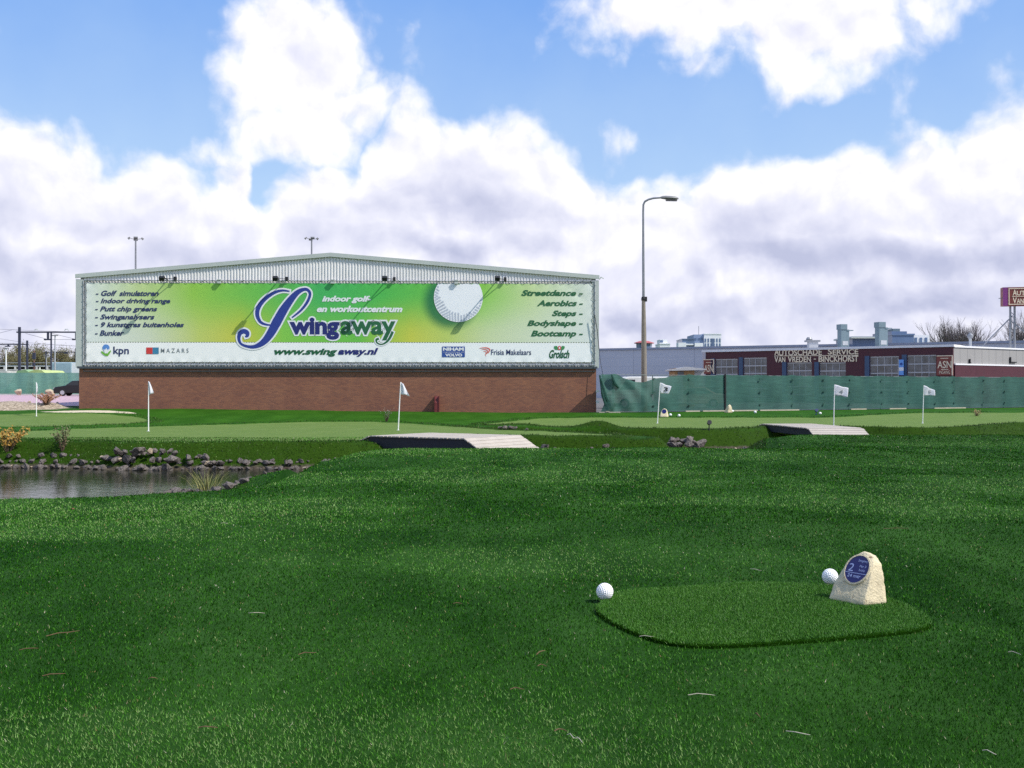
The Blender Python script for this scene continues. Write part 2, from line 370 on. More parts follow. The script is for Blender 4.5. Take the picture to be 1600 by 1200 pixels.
# ground material: which kind of surface lies where comes from distances to the outlines
def ground_material():
    m = bpy.data.materials.new('golf_ground'); m.use_nodes = True; n = NT(m.node_tree); p = n.n['Principled BSDF']
    pos = n.new('ShaderNodeNewGeometry').outputs['Position']
    A = lambda k: n.new('ShaderNodeAttribute', attribute_name=k).outputs['Fac']
    edge = n.m('MULTIPLY', n.m('SUBTRACT', n.noise(pos, 6, 3, .6), .5), .22)
    fine = n.noise(pos, 240, 3, .7); mid = n.noise(pos, 14, 5, .6); lawn_sheen = n.noise(n.vm('MULTIPLY', pos, (1., .55, 1.)), .75, 4, .55)  # last, broad noise: pale pile sheen painted into the lawn colours
    lawn = n.mix(n.mr(fine, .3, .7), (.003, .016, .001, 1), (.010, .050, .003, 1))
    lawn = n.mix(n.mr(lawn_sheen, .35, .68), lawn, (.030, .085, .014, 1))
    lawn = n.mix(n.mr(mid, .66, .8), lawn, (.045, .085, .02, 1))
    lawnfar = n.mix(n.mr(n.noise(pos, 40, 4, .7), .3, .7), (.010, .058, .003, 1), (.028, .110, .008, 1))
    lawnfar = n.mix(n.mr(lawn_sheen, .4, .7), lawnfar, (.036, .125, .010, 1))
    _x, py, _z = n.xyz(pos)
    c = n.mix(n.mr(py, 33, 38), lawn, lawnfar)
    fr = n.mix(n.mr(n.noise(n.vm('MULTIPLY', pos, (1., 1., .4)), 30, 4, .7), .3, .72), (.009, .026, .001, 1), (.032, .072, .006, 1))
    wall_ = n.m('MULTIPLY', n.mr(n.m('ADD', A('bank'), edge), -.1, .25), 1.)
    c = n.mix(wall_, c, fr)
    gr = n.mix(n.mr(n.noise(pos, 50, 5, .75), .3, .7), (.088, .145, .034, 1), (.125, .19, .050, 1))
    gr = n.mix(n.mr(n.noise(pos, .9, 4, .6), .4, .7, 0, .6), gr, (.14, .195, .060, 1))
    c = n.mix(n.mr(n.m('ADD', A('green'), edge), .02, -.06), c, gr)
    bed = n.mix(n.mr(n.noise(pos, 9, 5, .7), .35, .7), (.03, .024, .018, 1), (.12, .10, .075, 1))
    c = n.mix(n.mr(n.m('ADD', _z, n.m('MULTIPLY', edge, .5)), -.56, -.64), c, bed)
    sand = n.mix(n.mr(n.noise(pos, 18, 4, .6), .3, .7), (.46, .39, .27, 1), (.62, .55, .42, 1))
    c = n.mix(n.mr(n.m('ADD', A('sand'), edge), .05, -.02), c, sand)
    rub = n.mix(n.mr(n.noise(pos, 9, 5, .8), .38, .62), (.14, .105, .07, 1), (.5, .42, .32, 1))
    c = n.mix(n.mr(n.m('ADD', A('rubble'), edge), .1, -.1), c, rub)
    asph = n.mix(n.mr(n.noise(pos, 5, 5, .7), .3, .7), (.10, .10, .105, 1), (.16, .16, .165, 1))
    c = n.mix(n.mr(A('yard'), .1, 0.), c, asph)
    n.put(p.inputs['Base Color'], c); p.inputs['Roughness'].default_value = .8; p.inputs['Specular IOR Level'].default_value = .04
    bp = n.new('ShaderNodeBump'); bp.inputs['Strength'].default_value = .5; bp.inputs['Distance'].default_value = .02
    n.put(bp.inputs['Height'], n.noise(pos, 60, 5, .7)); n.put(p.inputs['Normal'], bp.outputs[0])
    return m
M_ground = ground_material()
me = np_mesh('ground', co, quads, M_ground)
fx, fy = X.ravel(), Y.ravel()
dg_all = np.minimum(np.minimum(sdf(fx, fy, G1), sdf(fx, fy, G34)), sdf(fx, fy, G9))
attr(me, 'green', dg_all)
dwp = -sdf(fx, fy, WPOLY)
attr(me, 'bank', np.where(fy > 27.5, np.maximum(dwp+.12, (.55-np.abs(dg_all-.3))*.8*(dg_all > -.1)*sst(2.5, 1.2, -dwp)), np.where(fx > 6, dwp, dwp-1.4)))
attr(me, 'sand', sdf(fx, fy, SAND)); attr(me, 'rubble', sdf(fx, fy, RUBBLE)); attr(me, 'yard', sdf(fx, fy, YARD))
ground = tag(link('ground', me), kind='structure')

# water
def water_material():
    m = bpy.data.materials.new('pond_water'); m.use_nodes = True; n = NT(m.node_tree); p = n.n['Principled BSDF']
    pos = n.new('ShaderNodeNewGeometry').outputs['Position']
    p.inputs['Base Color'].default_value = (.018, .02, .012, 1); p.inputs['Roughness'].default_value = .03; p.inputs['IOR'].default_value = 1.33
    p.inputs['Specular IOR Level'].default_value = .5
    b = n.new('ShaderNodeBump'); b.inputs['Strength'].default_value = .3; b.inputs['Distance'].default_value = .02
    n.put(b.inputs['Height'], n.m('ADD', n.noise(n.vm('MULTIPLY', pos, (1., 1.6, 1.)), 5, 4, .55), n.noise(pos, 1.1, 2, .5))); n.put(p.inputs['Normal'], b.outputs[0])
    return m
b = MB(); b.add([(-60, 12, WATER_Z), (60, 12, WATER_Z), (60, 54, WATER_Z), (-60, 54, WATER_Z)], [(0, 1, 2, 3)])
tag(b.build('water', water_material()), kind='structure')
# pavement sheet of pinkish clinkers on the left and its far kerb
gx = np.linspace(-90, -23.9, 60); gy = np.linspace(59.4, 98.6, 40); PX, PY = np.meshgrid(gx, gy); PY2 = PY + (PY < 59.5)*(-(PX+23.9)*.02)
PZ = height(PX, PY2) + .03
pidx = np.arange(2400).reshape(40, 60); pq = np.stack([pidx[:-1, :-1], pidx[:-1, 1:], pidx[1:, 1:], pidx[1:, :-1]], -1).reshape(-1, 4)
M_pave = mat('pink_clinker_paving', lin(178, 150, 158), .85, .14, 1.2)
tag(link('pavement', np_mesh('pavement', np.stack([PX, PY2, PZ], -1).reshape(-1, 3), pq, M_pave)), kind='structure')
M_conc = mat('pale_concrete', (.55, .54, .52), .8, .12, 3, bump=.2)
b = MB(); b.box(-90, 98.7, .7, -30, 99.0, 1.02); tag(b.build('kerb', M_conc), kind='structure')

# ------------------------------------------------------------------ turf blades
def blade_material(name, stops, rough=.55, spec=0.):
    m = bpy.data.materials.new(name); m.use_nodes = True; n = NT(m.node_tree); p = n.n['Principled BSDF']
    a = n.new('ShaderNodeAttribute', attribute_name='tint').outputs['Fac']
    n.put(p.inputs['Base Color'], n.ramp(a, stops)); p.inputs['Roughness'].default_value = rough; p.inputs['Specular IOR Level'].default_value = spec
    return m
M_blade = blade_material('turf_blade', [(0, (.003, .022, .001, 1)), (.28, (.014, .072, .003, 1)), (.55, (.040, .150, .012, 1)), (.75, (.080, .215, .030, 1)), (.93, (.17, .32, .09, 1)), (.97, (.25, .29, .13, 1)), (.99, (.16, .10, .04, 1)), (1, (.42, .40, .30, 1))])  # milky green stops paint the turf's sheen and sparkle; last ones are dry bits
M_fringe = blade_material('fringe_blade', [(0, (.007, .023, .001, 1)), (.6, (.028, .066, .005, 1)), (.95, (.08, .13, .02, 1)), (1, (.14, .17, .06, 1))], .6, .25)
M_matblade = blade_material('mat_blade', [(0, (.016, .080, .003, 1)), (.5, (.060, .200, .012, 1)), (.93, (.12, .28, .035, 1)), (.975, (.13, .18, .06, 1)), (1, (.36, .34, .2, 1))], .5, .35)
def blades(name, x, y, z, length, width, lean, mats, tint, bias=None):
    n = len(x); a = rng.random(n)*2*np.pi; l = length*(.65+.7*rng.random(n)); w = width*(.7+.6*rng.random(n))
    lx = np.cos(a)*lean*rng.random(n); ly = np.sin(a)*lean*rng.random(n)
    if bias is not None: lx = lx+bias[0]; ly = ly+bias[1]
    b2 = rng.random(n)*np.pi; wx = np.cos(b2)*w/2; wy = np.sin(b2)*w/2
    v = np.empty((n, 3, 3)); v[:, 0] = np.stack([x-wx, y-wy, z-.004], -1); v[:, 1] = np.stack([x+wx, y+wy, z-.004], -1)
    k = 1/np.sqrt(1+lx*lx+ly*ly); v[:, 2] = np.stack([x+lx*k*l, y+ly*k*l, z+k*l], -1)
    me = np_mesh(name, v.reshape(-1, 3), np.arange(3*n).reshape(-1, 3), mats, smooth=False)
    attr(me, 'tint', tint, 'FACE')
    return link(name, me)
nb = 680000
d = np.exp(rng.random(nb)*(math.log(33/3.5))+math.log(3.5)); x = (rng.random(nb)*2-1)*(d*.53+1.2)
ok = (sdf(x, d, WPOLY) > -2.) & (sdf(x, d, MATP) > .0); x, d = x[ok], d[ok]; z = height(x, d)
sheen_band = np.clip(vnoise(x*.36+31, d*.62+7)*1.7 + vnoise(x*1.3, d*1.9)*.6, -1, 1)  # bands of pile sheen, painted into the blade tint; they also lean the blades
tint = np.clip(rng.beta(.85, 1.5, len(x))*.80 + .52*sst(-.35, .6, sheen_band)-.06 + .08*vnoise(x*9, d*9) + .06*vnoise(x*2.7+3, d*2.7), 0, .945)
r_ = rng.random(len(x)); pat = vnoise(x*2.2+50, d*2.2)+.5
tint = np.where(r_ < .012+.09*np.maximum(pat-.6, 0), .955+.04*rng.random(len(x)), tint); tint = np.where(rng.random(len(x)) < .0022, 1., tint)
lean = 1.9
k_ = z > WATER_Z+.1; x, d, z, sheen_band, tint = x[k_], d[k_], z[k_], sheen_band[k_], tint[k_]
o = blades('grass', x, d, z, np.where(d < 12, .019, .026)*1., np.maximum(.0037, .00092*d), lean, M_blade, tint, (-.15*sheen_band, -.42*sheen_band))
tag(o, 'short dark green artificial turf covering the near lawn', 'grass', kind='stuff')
nb = 110000
x = rng.random(nb)*46-20; y = 28+rng.random(nb)*28
dgp = np.minimum(np.minimum(sdf(x, y, G1), sdf(x, y, G34)), sdf(x, y, G9)); dwp = -sdf(x, y, WPOLY)
ok = (np.abs(x) < y*.53+1) & (((dgp > -.02) & (dgp < .7)) | ((dwp > -.1) & (dwp < 1.0))) & (dwp < 1.0)
x, y = x[ok], y[ok]; z = height(x, y); ok = z > WATER_Z+.12; x, y, z = x[ok], y[ok], z[ok]
o = blades('bank_grass', x, y, z, .07, .024, .9, M_fringe, np.clip(rng.beta(2, 2.4, len(x)) + .25*vnoise(x*1.5, y*1.5), 0, 1))
tag(o, 'shaggy olive turf fringe on the banks around the greens', 'grass', kind='stuff')

# ------------------------------------------------------------------ lettering
def text_poly(s, bold=0., shear=0., sx=1.):
    """built-in lettering as flat mesh: (verts Nx2, faces)"""
    cu = bpy.data.curves.new('lettering', 'FONT'); cu.body = s; cu.offset = bold; cu.shear = shear; cu.resolution_u = 3; cu.fill_mode = 'FRONT'
    ob = bpy.data.objects.new('lettering', cu); COL.objects.link(ob)
    dg = bpy.context.evaluated_depsgraph_get(); dg.update()
    me = ob.evaluated_get(dg).to_mesh(); v = np.array([p.co[:2] for p in me.vertices]); f = [list(p.vertices) for p in me.polygons]
    ob.evaluated_get(dg).to_mesh_clear(); bpy.data.objects.remove(ob); bpy.data.curves.remove(cu)
    return v, f
def fit(v, x0, z0, x1, z1):
    mn, mx = v.min(0), v.max(0)
    return np.array([x0, z0]) + (v-mn)/(mx-mn)*np.array([x1-x0, z1-z0])
class Face:
    """a flat wall: frame with local x along it, z up; maps picture rays onto it when laying out what it carries"""
    def __init__(s, A, B):
        s.A = Vector((A[0], A[1], 0)); s.ang = math.atan2(B[1]-A[1], B[0]-A[0]); s.ux = Vector((math.cos(s.ang), math.sin(s.ang), 0)); s.n = Vector((s.ux.y, -s.ux.x, 0))
        s.w = (Vector((B[0], B[1], 0))-s.A).length
    def at(s, u, v, off=0.):
        a, b = ray(u, v); dvec = Vector((a, 1, b)); o = Vector((0, 0, EYE)); q = s.A + s.n*off
        t = (q-o).dot(s.n)/dvec.dot(s.n); p = o+dvec*t-s.A
        return p.dot(s.ux), p.z
def put_text(face, parent, s, box, off, m, bold=.02, shear=0., label=None, name='lettering', thick=0., outline=None):
    (u0, v0, u1, v1) = box; x0, z1 = face.at(u0, v0, off); x1, z0 = face.at(u1, v1, off)
    v, f = text_poly(s, bold, shear); vv = fit(v, x0, z0, x1, z1); b = MB()
    if outline:
        v2, f2 = text_poly(s, bold+outline, shear); sc = (np.array([x1-x0, z1-z0]))/(v.max(0)-v.min(0))
        w2 = np.array([x0, z0]) + (v2-v.min(0))*sc
        b.cur = 1; b.add([(p[0], -(off-.003), p[1]) for p in w2], f2); b.cur = 0
    b.add([(p[0], -off, p[1]) for p in vv], f)
    if thick: b.add([(p[0], -off+thick, p[1]) for p in vv], f)
    o = b.build(name, m, parent)
    if label: o['label'] = label
    return o
def poly_part(face, parent, pts, off, m, name, label=None, curve=False):
    q = [face.at(u, v, off) for u, v in pts]
    if curve: q = [tuple(p) for p in chaikin(q, 2)]
    b = MB(); b.add([(x, -off, z) for x, z in q], [list(range(len(q)))]); o = b.build(name, m, parent)
    if label: o['label'] = label
    return o

# ------------------------------------------------------------------ sports hall
M_brick = None
def brick_material():
    m = bpy.data.materials.new('red_brown_brick'); m.use_nodes = True; n = NT(m.node_tree); p = n.n['Principled BSDF']
    oc = n.new('ShaderNodeTexCoord').outputs['Object']; x, y, z = n.xyz(oc)
    br = n.new('ShaderNodeTexBrick'); n.put(br.inputs['Vector'], n.comb(n.m('ADD', x, y), z, 0.))
    br.inputs['Scale'].default_value = 1; br.inputs['Brick Width'].default_value = .22; br.inputs['Row Height'].default_value = .065; br.inputs['Mortar Size'].default_value = .006
    br.inputs['Color1'].default_value = lin(150, 102, 78); br.inputs['Color2'].default_value = lin(126, 86, 72); br.inputs['Mortar'].default_value = lin(124, 100, 90); br.inputs['Bias'].default_value = -.2
    st = n.mr(n.m('ADD', n.noise(n.vm('MULTIPLY', oc, (.8, 1, .9)), .9, 6, .65), n.mr(z, .4, 2.6, .1, -.1)), .35, .68)
    c = n.mix(st, br.outputs[0], n.mix(1., br.outputs[0], (.84, .80, .86, 1), 'MULTIPLY'))
    c = n.mix(n.mr(n.noise(n.vm('MULTIPLY', oc, (3., 3., 6.)), 1., 4, .7), .6, .7, 0, .3), c, lin(186, 122, 84))
    c = n.mix(n.mr(n.noise(oc, 9, 3, .6), .72, .76, 0, .8), c, lin(60, 45, 45))
    c = n.mix(n.mr(n.noise(n.vm('ADD', oc, (30, 0, 0)), 12, 2, .5), .76, .78, 0, .8), c, lin(205, 190, 175))
    n.put(p.inputs['Base Color'], c); p.inputs['Roughness'].default_value = .9; p.inputs['Specular IOR Level'].default_value = .2
    b = n.new('ShaderNodeBump'); b.inputs['Strength'].default_value = .4; b.inputs['Distance'].default_value = .01; n.put(b.inputs['Height'], br.outputs['Fac']); b.invert = True
    n.put(p.inputs['Normal'], b.outputs[0]); return m
M_brick = brick_material()
M_clad = mat('pale_grey_cladding', (.82, .80, .78), .45, .06, 1.5)
M_trim = mat('grey_green_trim', lin(184, 190, 184), .45, .05, 2)
M_trimdk = mat('dark_flashing', lin(70, 78, 84), .5, .1, 3)
M_pipe = mat('galvanised_pipe', (.42, .44, .46), .45, .1, 4, metal=.3)
M_black = mat('black_plastic', (.018, .018, .02), .5, .2, 8)
M_white = mat('white_paint', (.78, .78, .79), .5, .05, 6)
M_roof = mat('grey_roofing', (.3, .32, .33), .7, .15, 1)
HA = Vector((-23.57, 55.75, 0)); HB = Vector((4.63, 56.3, 0)); hf = Face(HA, HB)
HW = hf.w; HD = 38.; ZE = hf.at(123, 431)[1]; XR, ZR = hf.at(517, 397.5); ZB = hf.at(500, 574)[1]
hall = thing('sports_hall', 'low gabled hall with brick base, pale ribbed cladding and large green banner', 'building', HA, hf.ang)
b = MB(); b.box(0, 0, -.4, HW, HD, ZB); b.build('brick_wall', M_brick, hall)
# ribbed cladding: trapezoid ribs up to the gable line
def zroof(x): return ZE + (ZR-ZE)*(x/XR if x < XR else (HW-x)/(HW-XR))
b = MB(); nr = 168; pw = (HW-.5)/nr
xsr = []
for i in range(nr):
    x0 = .25+i*pw; xsr += [(x0, .0), (x0+pw*.38, .0), (x0+pw*.5, -.05), (x0+pw*.86, -.05)]
xsr.append((HW-.25, 0.))
vs = []; fs = []
for x, d_ in xsr: vs += [(x, d_-.02, ZB+.06), (x, d_-.02, zroof(x)-.12)]
for i in range(len(xsr)-1): fs.append((2*i, 2*i+2, 2*i+3, 2*i+1))
b.add(vs, fs); cl = b.build('cladding', M_clad, hall)
b = MB(); b.prism([(.1, ZB+.01), (HW-.1, ZB+.01), (HW-.1, ZE-.1), (XR, ZR-.1), (.1, ZE-.1)], .06, .12); b.box(.02, .13, ZB+.01, .1, HD, ZE-.05); b.box(HW-.1, .13, ZB+.01, HW-.02, HD, ZE-.05)
b.build('backing_wall', M_clad, hall)
b = MB()
for xa, xb_ in ((-.12, XR), (XR, HW+.12)):
    za = zroof(max(0, xa)) + (0 if xa >= 0 else 0); zb = zroof(min(HW, xb_))
    b.add([(xa, -.1, za+.06), (xb_, -.1, zb+.06), (xb_, HD, zb+.06), (xa, HD, za+.06), (xa, -.1, za-.0), (xb_, -.1, zb), (xb_, HD, zb), (xa, HD, za)],
          [(0, 1, 2, 3), (7, 6, 5, 4), (0, 4, 5, 1), (2, 6, 7, 3)])
b.build('roof', M_roof, hall)
b = MB()
for xa, xb_ in ((-.16, XR), (XR, HW+.16)):
    za, zb = zroof(max(0, xa)), zroof(min(HW, xb_))
    b.add([(xa, -.16, za+.08), (xb_, -.16, zb+.08), (xb_, -.16, zb-.14), (xa, -.16, za-.14), (xa, -.06, za+.08), (xb_, -.06, zb+.08), (xb_, -.06, zb-.14), (xa, -.06, za-.14)],
          [(0, 1, 2, 3), (4, 7, 6, 5), (0, 4, 5, 1), (3, 2, 6, 7), (0, 3, 7, 4), (1, 5, 6, 2)])
b.build('verge_trim', M_trim, hall)
for x0, x1 in ((-.14, .24), (HW-.24, HW+.14)):
    b = MB(); b.box(x0, -.12, ZB-.02, x1, .02, ZE-.2); b.build('corner_trim', M_trim, hall)
b = MB(); b.box(-.05, -.14, ZB-.07, HW+.05, -.005, ZB+.05); b.build('flashing', M_trimdk, hall)
b = MB(); b.tube([(HW+.16, -.1, ZE-.15), (HW+.26, -.1, ZE-.02), (HW+.4, -.1, ZE-.1)], .03, 6); b.build('gutter_end', M_trim, hall)
for z in (.75, 1.35): MB().box(HW-.02, -.18, z, HW+.14, -.005, z+.14).build('wall_bracket', M_white, hall)
# banner ---------------------------------------------------------------
BO = .13
M_navy = mat('navy_print', lin(36, 44, 110), .5, .08, 3); M_ink = mat('dark_blue_print', lin(48, 58, 100), .5, .08, 3); M_green = mat('green_print', lin(38, 100, 62), .5, .08, 3)
M_royal = mat('royal_blue_print', lin(44, 62, 142), .5, .06, 2); M_print = mat('white_print', (.8, .81, .82), .5, .03, 3)
M_dgreen = mat('bottle_green_print', lin(28, 92, 58), .5, .08, 3); M_grey = mat('grey_print', lin(120, 128, 132), .5, .08, 3)
M_red = mat('red_print', lin(205, 62, 60), .5, .08, 3); M_teal = mat('steel_blue_print', lin(62, 130, 165), .5, .08, 3); M_plate = mat('blue_plate_print', lin(48, 80, 150), .5, .08, 3)
bx0, bz1 = hf.at(135, 442, BO); bx1, bz0 = hf.at(925, 566, BO); zs = hf.at(500, 535, BO)[1]
bcx, bcz = hf.at(716.2, 465, BO); brad = hf.at(754.4, 465, BO)[0]-bcx
def banner_material():
    m = bpy.data.materials.new('printed_banner'); m.use_nodes = True; n = NT(m.node_tree); p = n.n['Principled BSDF']
    oc = n.new('ShaderNodeTexCoord').outputs['Object']; x, y, z = n.xyz(oc); X_ = lambda u: (u-135)/790
    f = n.mr(x, bx0, bx1)
    tops = n.ramp(f, [(X_(u), lin(*c)) for u, c in ((135, (222, 228, 220)), (215, (196, 214, 150)), (300, (150, 200, 80)), (400, (112, 192, 82)), (500, (72, 180, 96)), (590, (82, 186, 84)), (680, (108, 192, 80)), (750, (140, 204, 80)), (830, (200, 220, 160)), (925, (222, 228, 218)))])
    bots = n.ramp(f, [(X_(u), lin(*c)) for u, c in ((135, (222, 228, 222)), (230, (208, 216, 190)), (310, (194, 206, 110)), (375, (200, 200, 74)), (440, (134, 200, 80)), (560, (108, 192, 78)), (640, (200, 204, 80)), (700, (190, 208, 110)), (760, (204, 218, 168)), (925, (222, 228, 222)))])
    t = n.mr(n.m('ADD', z, n.m('MULTIPLY', n.m('SUBTRACT', n.noise(oc, .5, 2, .5), .5), .5)), zs+.15, bz1-.5, 1., 0., smooth=True)
    c = n.mix(t, tops, bots)
    dd = n.vm('LENGTH', n.vm('MULTIPLY', n.vm('SUBTRACT', oc, (bcx-.42, 0, bcz-.22)), (1, 0, 1)))
    c = n.mix(n.mr(dd, brad*.82, brad*1.35, .9, 0., smooth=True), c, lin(36, 112, 74))
    c = n.mix(n.m('LESS_THAN', z, zs), c, n.mix(n.mr(f, .3, .7), lin(244, 244, 240), lin(242, 244, 242)))
    dash = n.m('MULTIPLY', n.m('LESS_THAN', n.m('ABSOLUTE', n.m('SUBTRACT', z, zs)), .022), n.m('GREATER_THAN', n.m('FRACT', n.m('MULTIPLY', x, 7.)), .4))
    c = n.mix(dash, c, lin(110, 120, 100))
    n.put(p.inputs['Base Color'], c); p.inputs['Roughness'].default_value = .5; p.inputs['Specular IOR Level'].default_value = .3
    return m
banner = thing('banner', 'wide green advertising banner laced to a pipe frame, golf ball and slogans printed on it', 'banner', HA, hf.ang)
nxb, nzb = 160, 26; bx = np.linspace(bx0, bx1, nxb); bz = np.linspace(bz0, bz1, nzb); BX, BZ = np.meshgrid(bx, bz)
edge_ = np.minimum(np.minimum(BX-bx0, bx1-BX), np.minimum(BZ-bz0, bz1-BZ))
BY = -BO + .003*vnoise(BX*1.4, BZ*.5) + .018*np.exp(-edge_/.07)*np.sin(BX*8.3+BZ*9)*(edge_ < .3) + .05*np.exp(-(((BX-bx1+.9)+(BZ-bz1+.5)*1.2)/.09)**2)*np.exp(-((BX-bx1+.9)/.6)**2)
bi = np.arange(nxb*nzb).reshape(nzb, nxb); bq = np.stack([bi[:-1, :-1], bi[:-1, 1:], bi[1:, 1:], bi[1:, :-1]], -1).reshape(-1, 4)
sh = link('sheet', np_mesh('banner_sheet', np.stack([BX, BY, BZ], -1).reshape(-1, 3), bq, banner_material()), banner)
TO = BO + .012
b = MB(); fx0, fx1, fz0, fz1 = bx0-.16, bx1+.16, bz0-.16, bz1+.14
for p0, p1 in (((fx0, fz0), (fx1, fz0)), ((fx1, fz0), (fx1, fz1)), ((fx1, fz1), (fx0, fz1)), ((fx0, fz1), (fx0, fz0))):
    b.tube([(p0[0], -BO, p0[1]), (p1[0], -BO, p1[1])], .03, 8)
for k in range(27):
    x = fx0+(fx1-fx0)*k/26
    for z in (fz0, fz1): b.bar((x, -BO, z), (x, -.03, z), .03)
b.build('pipe_frame', M_pipe, banner)
b = MB(); nk = 66; zig = []
def side(p0, p1, q0, q1, n): return [((p0[0]+(p1[0]-p0[0])*k/n, -BO-.012, p0[1]+(p1[1]-p0[1])*k/n) if j == 0 else (q0[0]+(q1[0]-q0[0])*(k+.5)/n, -BO-.035, q0[1]+(q1[1]-q0[1])*(k+.5)/n)) for k in range(n) for j in (0, 1)]
i0, i1, j0, j1 = bx0+.03, bx1-.03, bz0+.03, bz1-.03
zig = side((i0, j0), (i1, j0), (fx0, fz0-.03), (fx1, fz0-.03), nk) + side((i1, j0), (i1, j1), (fx1+.03, fz0), (fx1+.03, fz1), 11) + side((i1, j1), (i0, j1), (fx1, fz1+.03), (fx0, fz1+.03), nk) + side((i0, j1), (i0, j0), (fx0-.03, fz1), (fx0-.03, fz0), 11)
b.tube(zig, .008, 4)
b.build('lacing', M_black, banner)
b = MB(); b.tube([(fx0, -BO+.03, fz0-.34), (fx1, -BO+.03, fz0-.34)], .022, 6); b.tube([(fx0, -BO+.03, fz0-.17), (fx1, -BO+.03, fz0-.17)], .02, 6)
for k in range(46):
    x = fx0+(fx1-fx0)*k/45; b.bar((x, -BO+.03, fz0-.34), (x, -BO+.03, fz0), .016)
b.build('lower_rail', M_trimdk, banner)
for s, box in (("- Golf  simulatoren", (149.5, 453.9, 248, 462.6)), ("- Indoor driving range", (149.5, 466.2, 266.2, 476)), ("- Putt chip greens", (148.3, 478.7, 245.8, 488.8)),
               ("- Swinganalysers", (148.3, 491, 241.5, 501.5)), ("- 9 kunstgras buitenholes", (148.3, 503.3, 287.5, 513.5)), ("- Bunker", (148.3, 516, 194, 524.7))):
    put_text(hf, banner, s, box, TO, M_ink, .033, .3)
for s, box in (("Streetdance -", (814.5, 453, 911, 462.4)), ("Aerobics -", (839, 469, 911, 478.4)), ("Steps -", (862.4, 485, 911, 496.4)), ("Bodyshape -", (823.8, 500.4, 911, 511.8)), ("Bootcamp -", (829.6, 516.3, 911, 528.3))):
    put_text(hf, banner, s, box, TO, M_green, .038, .3)
put_text(hf, banner, "indoor golf-", (503, 462, 580, 474), TO, M_print, .045, .3)
put_text(hf, banner, "en workoutcentrum", (495, 477.6, 629, 488), TO, M_print, .045, .3)
put_text(hf, banner, "www.swing", (428.4, 544.4, 527, 557.3), TO, M_dgreen, .045, .3); put_text(hf, banner, "away.nl", (528, 543.6, 591.3, 557.3), TO, M_navy, .045, .3)
put_text(hf, banner, "wing", (452, 496, 530, 531), TO, [M_navy, M_print], .045, 0., outline=.06); put_text(hf, banner, "away", (532, 501.5, 618, 532), TO, [M_green, M_print], .03, 0., outline=.06)
# the tail of the y
def ribbon(path, widths, off, m, name, parent, outline=0., n=9):
    """stroke of changing width along a smooth curve given in picture positions on the wall"""
    pts = [np.array(hf.at(u, v, off)) for u, v in path]; P_ = []; Wd = []
    for i in range(len(pts)-1):
        p0, p1, p2, p3 = pts[max(0, i-1)], pts[i], pts[i+1], pts[min(len(pts)-1, i+2)]
        for k in range(n):
            t = k/n; P_.append(.5*((2*p1)+(-p0+p2)*t+(2*p0-5*p1+4*p2-p3)*t*t+(-p0+3*p1-3*p2+p3)*t**3)); Wd.append(widths[i]*(1-t)+widths[i+1]*t)
    P_.append(pts[-1]); Wd.append(widths[-1]); b = MB()
    for col, ex, oo in ((1, outline, off-.003), (0, 0., off)):
        if col and not outline: continue
        b.cur = col; vs = []; nP = len(P_)
        for i, p in enumerate(P_):
            t = P_[min(i+1, nP-1)]-P_[max(i-1, 0)]; t = t/(np.linalg.norm(t)+1e-9); nn = np.array([-t[1], t[0]]); w = Wd[i]/2*.0351+ex
            q = p
            if ex and i == 0: q = p-t*ex
            if ex and i == nP-1: q = p+t*ex
            for sgn in (1, -1):
                pp = q+nn*w*sgn; vs.append((pp[0], -(oo+.0004*i/nP), pp[1]))
        b.add(vs, [(2*i, 2*i+1, 2*i+3, 2*i+2) for i in range(nP-1)])
    return b.build(name, m, parent)
C2 = lambda x, y: (360+x/5, 380+y/5)
Spath = [C2(*q) for q in ((462, 376), (400, 370), (335, 390), (265, 440), (220, 500), (210, 560), (235, 615), (285, 637), (340, 640), (420, 620), (480, 582), (550, 525), (600, 460), (622, 400), (605, 366), (570, 362), (520, 388), (465, 450), (410, 530), (360, 620), (310, 710), (255, 775), (190, 808), (130, 806), (82, 785), (66, 745), (75, 705), (105, 688), (130, 700), (132, 722), (115, 732))]
# keep the upper loop clear of the bowl: two strokes
r1 = ribbon(Spath[:9], [2.2, 3.6, 5, 6.4, 7, 6.2, 4.6, 3, 2], TO+.002, [M_royal, M_print], 'initial_bowl', banner, .085)
r2 = ribbon(Spath[10:], [2.2, 3.6, 4.4, 4.2, 4.6, 5.4, 8, 11, 13.5, 14.5, 12.5, 9.5, 6, 4.2, 3.6, 5, 6.4, 7.5, 7, 5, 2.5], TO+.005, [M_royal, M_print], 'initial_stem', banner, .085)
r1['label'] = r2['label'] = 'stroke of the big blue script initial'
ribbon([C2(*q) for q in ((1268, 690), (1245, 740), (1215, 775), (1180, 790), (1148, 780), (1140, 755), (1160, 745))], [4.2, 4, 3, 2, 2.2, 3.2, 3.6], TO+.002, [M_green, M_print], 'letter_tail', banner, .06)
